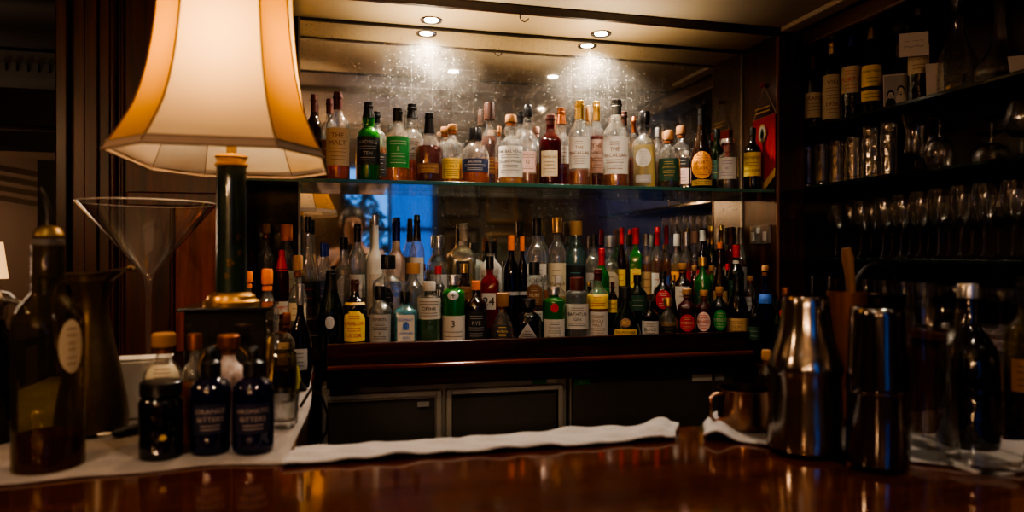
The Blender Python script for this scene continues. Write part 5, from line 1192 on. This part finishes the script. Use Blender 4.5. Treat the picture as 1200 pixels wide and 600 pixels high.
# ---- far left lamp glow
t = thing('distant_lamp', 'tiny cream-shaded lamp glowing in the dim room at left', 'lamp', (-1.32, 3.0, E - .30))
MB().lathe([(.055, .20), (.038, .34)], 20, cap0=False, cap1=False).build('lamp_shade', pbr('glowing_shade', (1.0, .55, .22), .6, emis=.6), t, True)
MB().lathe([(.05, 0), (.05, .012), (.01, .02), (.008, .20)], 16).build('lamp_base', brass, t, True)
t = thing('distant_table', 'dark table in the dim room at left carrying a lamp', 'table', (-1.38, 3.0, 0))
MB().box(-.45, .30, -.3, .3, E - .33, E - .30).build('table_top', pbr('blue_black_top', (.02, .03, .05), .2), t, bev=.004)
for sx in (-.4, .25):
    for sy in (-.25, .25): MB().box(sx - .02, sx + .02, sy - .02, sy + .02, 0, E - .33).build('leg', mah_dark, t)

# ================================================================== PHOTOGRAPHER (seen in the mirror)
def person(px, py):
    V = []; Ed = []; Rr = []
    def j(x, y, z, r, p=None):
        V.append((x, y, z)); Rr.append(r)
        if p is not None: Ed.append((p, len(V) - 1))
        return len(V) - 1
    pel = j(0, 0, .96, .125); waist = j(0, .01, 1.10, .115, pel); chest = j(0, .0, 1.28, .135, waist); sh = j(0, -.01, 1.43, .10, chest)
    nk = j(0, 0, 1.51, .055, sh); hb = j(0, .015, 1.58, .062, nk); hd = j(0, .02, 1.66, .082, hb); ht = j(0, .01, 1.74, .066, hd)
    for s in (-1, 1):
        a = j(s * .17, -.01, 1.42, .062, sh); b = j(s * .27, .02, 1.18, .045, a); c = j(s * .14, .17, 1.33, .034, b); d = j(s * .085, .19, 1.40, .026, c)
        for q, (dx, dz, ln) in enumerate(((.0, .035, .9), (-.012, .022, 1), (-.016, .006, .95), (-.014, -.010, .8))):
            e1 = j(s * (.080 + dx * .3), .205, 1.41 + dz, .0095, d); e2 = j(s * (.055 + dx), .222, 1.415 + dz * ln, .0085, e1); j(s * (.036 + dx * .5), .215, 1.412 + dz * ln, .0075, e2)
        th = j(s * .075, .175, 1.425, .011, d); j(s * .052, .165, 1.44, .009, th)
        h = j(s * .10, 0, .90, .095, pel); k = j(s * .115, .02, .50, .06, h); an = j(s * .12, -.01, .09, .042, k); j(s * .13, .13, .035, .035, an)
    me = bpy.data.meshes.new('person'); me.from_pydata(V, Ed, []); 
    o = bpy.data.objects.new('person', me); COL.objects.link(o); o.location = (px, py, 0)
    sk = o.modifiers.new('skin', 'SKIN'); sk.use_smooth_shade = True
    if not me.skin_vertices: me.skin_vertices.new(name='')
    for i, sv in enumerate(me.skin_vertices[0].data):
        sv.radius = (Rr[i], Rr[i] * (.8 if i in (0, 1, 2, 3) else 1)); sv.use_root = (i == 0)
    ss = o.modifiers.new('smooth', 'SUBSURF'); ss.levels = 2; ss.render_levels = 2
    me.materials.append(pbr('skin', (.45, .25, .17), .5))
    tag(o, 'person standing behind the camera reflected in the mirror, pale shirt and dark hair', 'person')
    shirt = pbr('pale_shirt', (.42, .30, .27), .85); hair = pbr('dark_hair', (.015, .010, .008), .5); tr = pbr('dark_trousers', (.02, .02, .025), .8)
    def skin_piece(name, pts, mat, edges=None):
        m = bpy.data.meshes.new(name); m.from_pydata([p[:3] for p in pts], edges or [(i, i + 1) for i in range(len(pts) - 1)], [])
        q = bpy.data.objects.new(name, m); COL.objects.link(q); q.parent = o
        q.modifiers.new('skin', 'SKIN').use_smooth_shade = True
        for i, sv in enumerate(m.skin_vertices[0].data): sv.radius = (p_ := pts[i][3], p_ * pts[i][4]); sv.use_root = (i == 0)
        z = q.modifiers.new('smooth', 'SUBSURF'); z.levels = 2; z.render_levels = 2; m.materials.append(mat)
    skin_piece('shirt', [(0, 0, .93, .150, .85), (0, .01, 1.10, .135, .85), (0, 0, 1.28, .155, .80), (0, -.01, 1.43, .112, .8), (.17, -.01, 1.42, .074, 1), (.27, .02, 1.18, .056, 1), (.15, .16, 1.32, .042, 1), (-.17, -.01, 1.42, .074, 1), (-.27, .02, 1.18, .056, 1), (-.15, .16, 1.32, .042, 1)], shirt,
               [(0, 1), (1, 2), (2, 3), (3, 4), (4, 5), (5, 6), (3, 7), (7, 8), (8, 9)])
    skin_piece('trousers', [(0, 0, .97, .135, .85), (.10, 0, .88, .105, 1), (.115, .02, .50, .072, 1), (.12, -.01, .11, .058, 1), (-.10, 0, .88, .105, 1), (-.115, .02, .50, .072, 1), (-.12, -.01, .11, .058, 1)], tr, [(0, 1), (1, 2), (2, 3), (0, 4), (4, 5), (5, 6)])
    b = MB().lathe([(.070, 0), (.090, .05), (.092, .10), (.075, .15), (.04, .178), (.002, .185)], 24, cap0=False)
    b.build('hair', hair, o, True, loc=(0, -.012, 1.60))
    f = MB()
    for s in (-1, 1):
        f.lathe([(.001, -.008), (.008, -.004), (.0095, 0), (.008, .004), (.001, .008)], 10, c=(s * .030, .095, 1.662))
    f.build('eyes', dark, o, True)
    MB().tube([(0, .088, 1.665), (0, .108, 1.632), (0, .098, 1.622)], [.006, .011, .008], 8).build('nose', MATS[('pbr', 'skin')], o, True)
    MB().tube([(-.020, .088, 1.595), (0, .094, 1.592), (.020, .088, 1.595)], .005, 8).build('mouth', pbr('lips', (.35, .12, .10), .5), o, True)
    for s in (-1, 1): MB().lathe([(.001, -.028), (.012, -.02), (.014, .005), (.010, .024), (.001, .03)], 10, c=(s * .085, .01, 1.65), sx=.6).build('ear', MATS[('pbr', 'skin')], o, True)
person(.045, -.34)
t = thing('photo_camera', 'black camera held up by the person reflected in the mirror', 'camera', (.02, -.10, E))
MB().box(-.065, .065, -.045, -.005, -.045, .042).box(-.025, .025, -.045, -.005, .042, .060).build('camera_body', dark, t, bev=.004)
MB().lathe([(.034, 0), (.036, .01), (.036, .05), (.033, .055)], 28).build('lens_barrel', dark, t, True)
t.children[-1].rotation_euler = (-PI / 2, 0, 0)

# ================================================================== LIGHTS, WORLD, CAMERA
spot('downlight_near_lamp', (.275, 2.288, E + H - .012), 24, (1.0, .86, .72), 140, .9)
spot('downlight_near_bay', (.880, 2.288, E + H - .012), 24, (1.0, .86, .72), 140, .9)
for i, (x, y) in enumerate([(.457, 1.73), (.91, 1.75)]):
    downlight(x, y, E + .80, ['soffit downlight over the bartender side, nearer the lamp', 'soffit downlight over the bartender side, nearer the shelf bay'][i])
    spot('soffit_downlight', (x, y, E + .78), 7.5, (1.0, .84, .68), 125, .9, (x, y + .12, E), .025)
for i, (x, y) in enumerate([(1.70, -1.2), (.74, -.14), (-.95, -.3), (-.6, .6)]):  # all but the mid-room one added to brighten bar and room
    downlight(x, y, E + 1.30, ['added ceiling downlight close to the shelf bay wall', 'ceiling downlight over the middle of the room', 'added ceiling downlight behind the photographer', 'added ceiling downlight above the left end of the bar'][i])
    spot('room_downlight', (x, y, E + 1.28), [30, 45, 40, 4][i], WARM, 130, .8, rad=.03)
def sconce(x, y, z, label, e):  # sconces added as uplight for the ceiling and room
    t = thing('added_sconce', label, 'light', (x, y, z), 0, 'added wall sconces of the room')
    MB().lathe([(.05, -.06), (.075, .07)], 24, cap0=False, cap1=False).build('sconce_shade', pbr('sconce_glow', (1.0, .62, .30), .6, emis=.6), t, True)
    MB().tube([(0, -.09, -.08), (0, -.04, -.10), (0, 0, -.06)], .006, 8).build('bracket', brass, t, True)
    point('sconce_fill', (x, y, z + .12), e, (1.0, .66, .38), .05)
for x in (.275, .880): spot('shelf_bounce', (x, 2.20, E + .46), 5.5, (1.0, .76, .48), 130, .9, (x, 2.201, E + 2), .04)  # added upward spots in place of light bounced off the glass shelf
point('side_fill_light', (-1.35, .85, E + .50), 6, (1.0, .62, .34), .06)  # unseen point added to brighten soffit, pier and bay shelves
sconce(-.75, -2.40, E + .42, 'added small glowing wall sconce just beside the window', 12)
sconce(-1.3, -2.40, E + .42, 'added small glowing wall sconce on the wall left of the window', 14)
sconce(-2.2, -2.40, E + .42, 'added small glowing wall sconce in the far corner behind the photographer', 14)
point('far_room_light', (-2.4, 3.9, E + .15), 8, (1.0, .72, .50), .15)
w = bpy.data.worlds.new('dusk'); SC.world = w; w.use_nodes = True
bg = w.node_tree.nodes['Background']; bg.inputs[0].default_value = (.10, .34, .85, 1); bg.inputs[1].default_value = 1.2

cam = bpy.data.cameras.new('camera'); co = bpy.data.objects.new('camera', cam); COL.objects.link(co)
co.location = (0, 0, E); co.rotation_euler = (PI / 2, 0, -TH)
cam.sensor_width = 36; cam.lens = 24; cam.shift_y = -(300 - HV) / 1200.0
cam.clip_start = .02
cam.dof.use_dof = True; cam.dof.focus_distance = 2.25; cam.dof.aperture_fstop = 24 / 11.0
SC.camera = co
SC.view_settings.view_transform = 'AgX'
SC.view_settings.look = 'AgX - High Contrast'
SC.view_settings.exposure = 0.95
cy = SC.cycles
cy.use_denoising = True
cy.max_bounces = 9; cy.diffuse_bounces = 3; cy.glossy_bounces = 5; cy.transmission_bounces = 4; cy.transparent_max_bounces = 28
cy.sample_clamp_indirect = 4.0; cy.sample_clamp_direct = 0; cy.caustics_reflective = False; cy.caustics_refractive = False
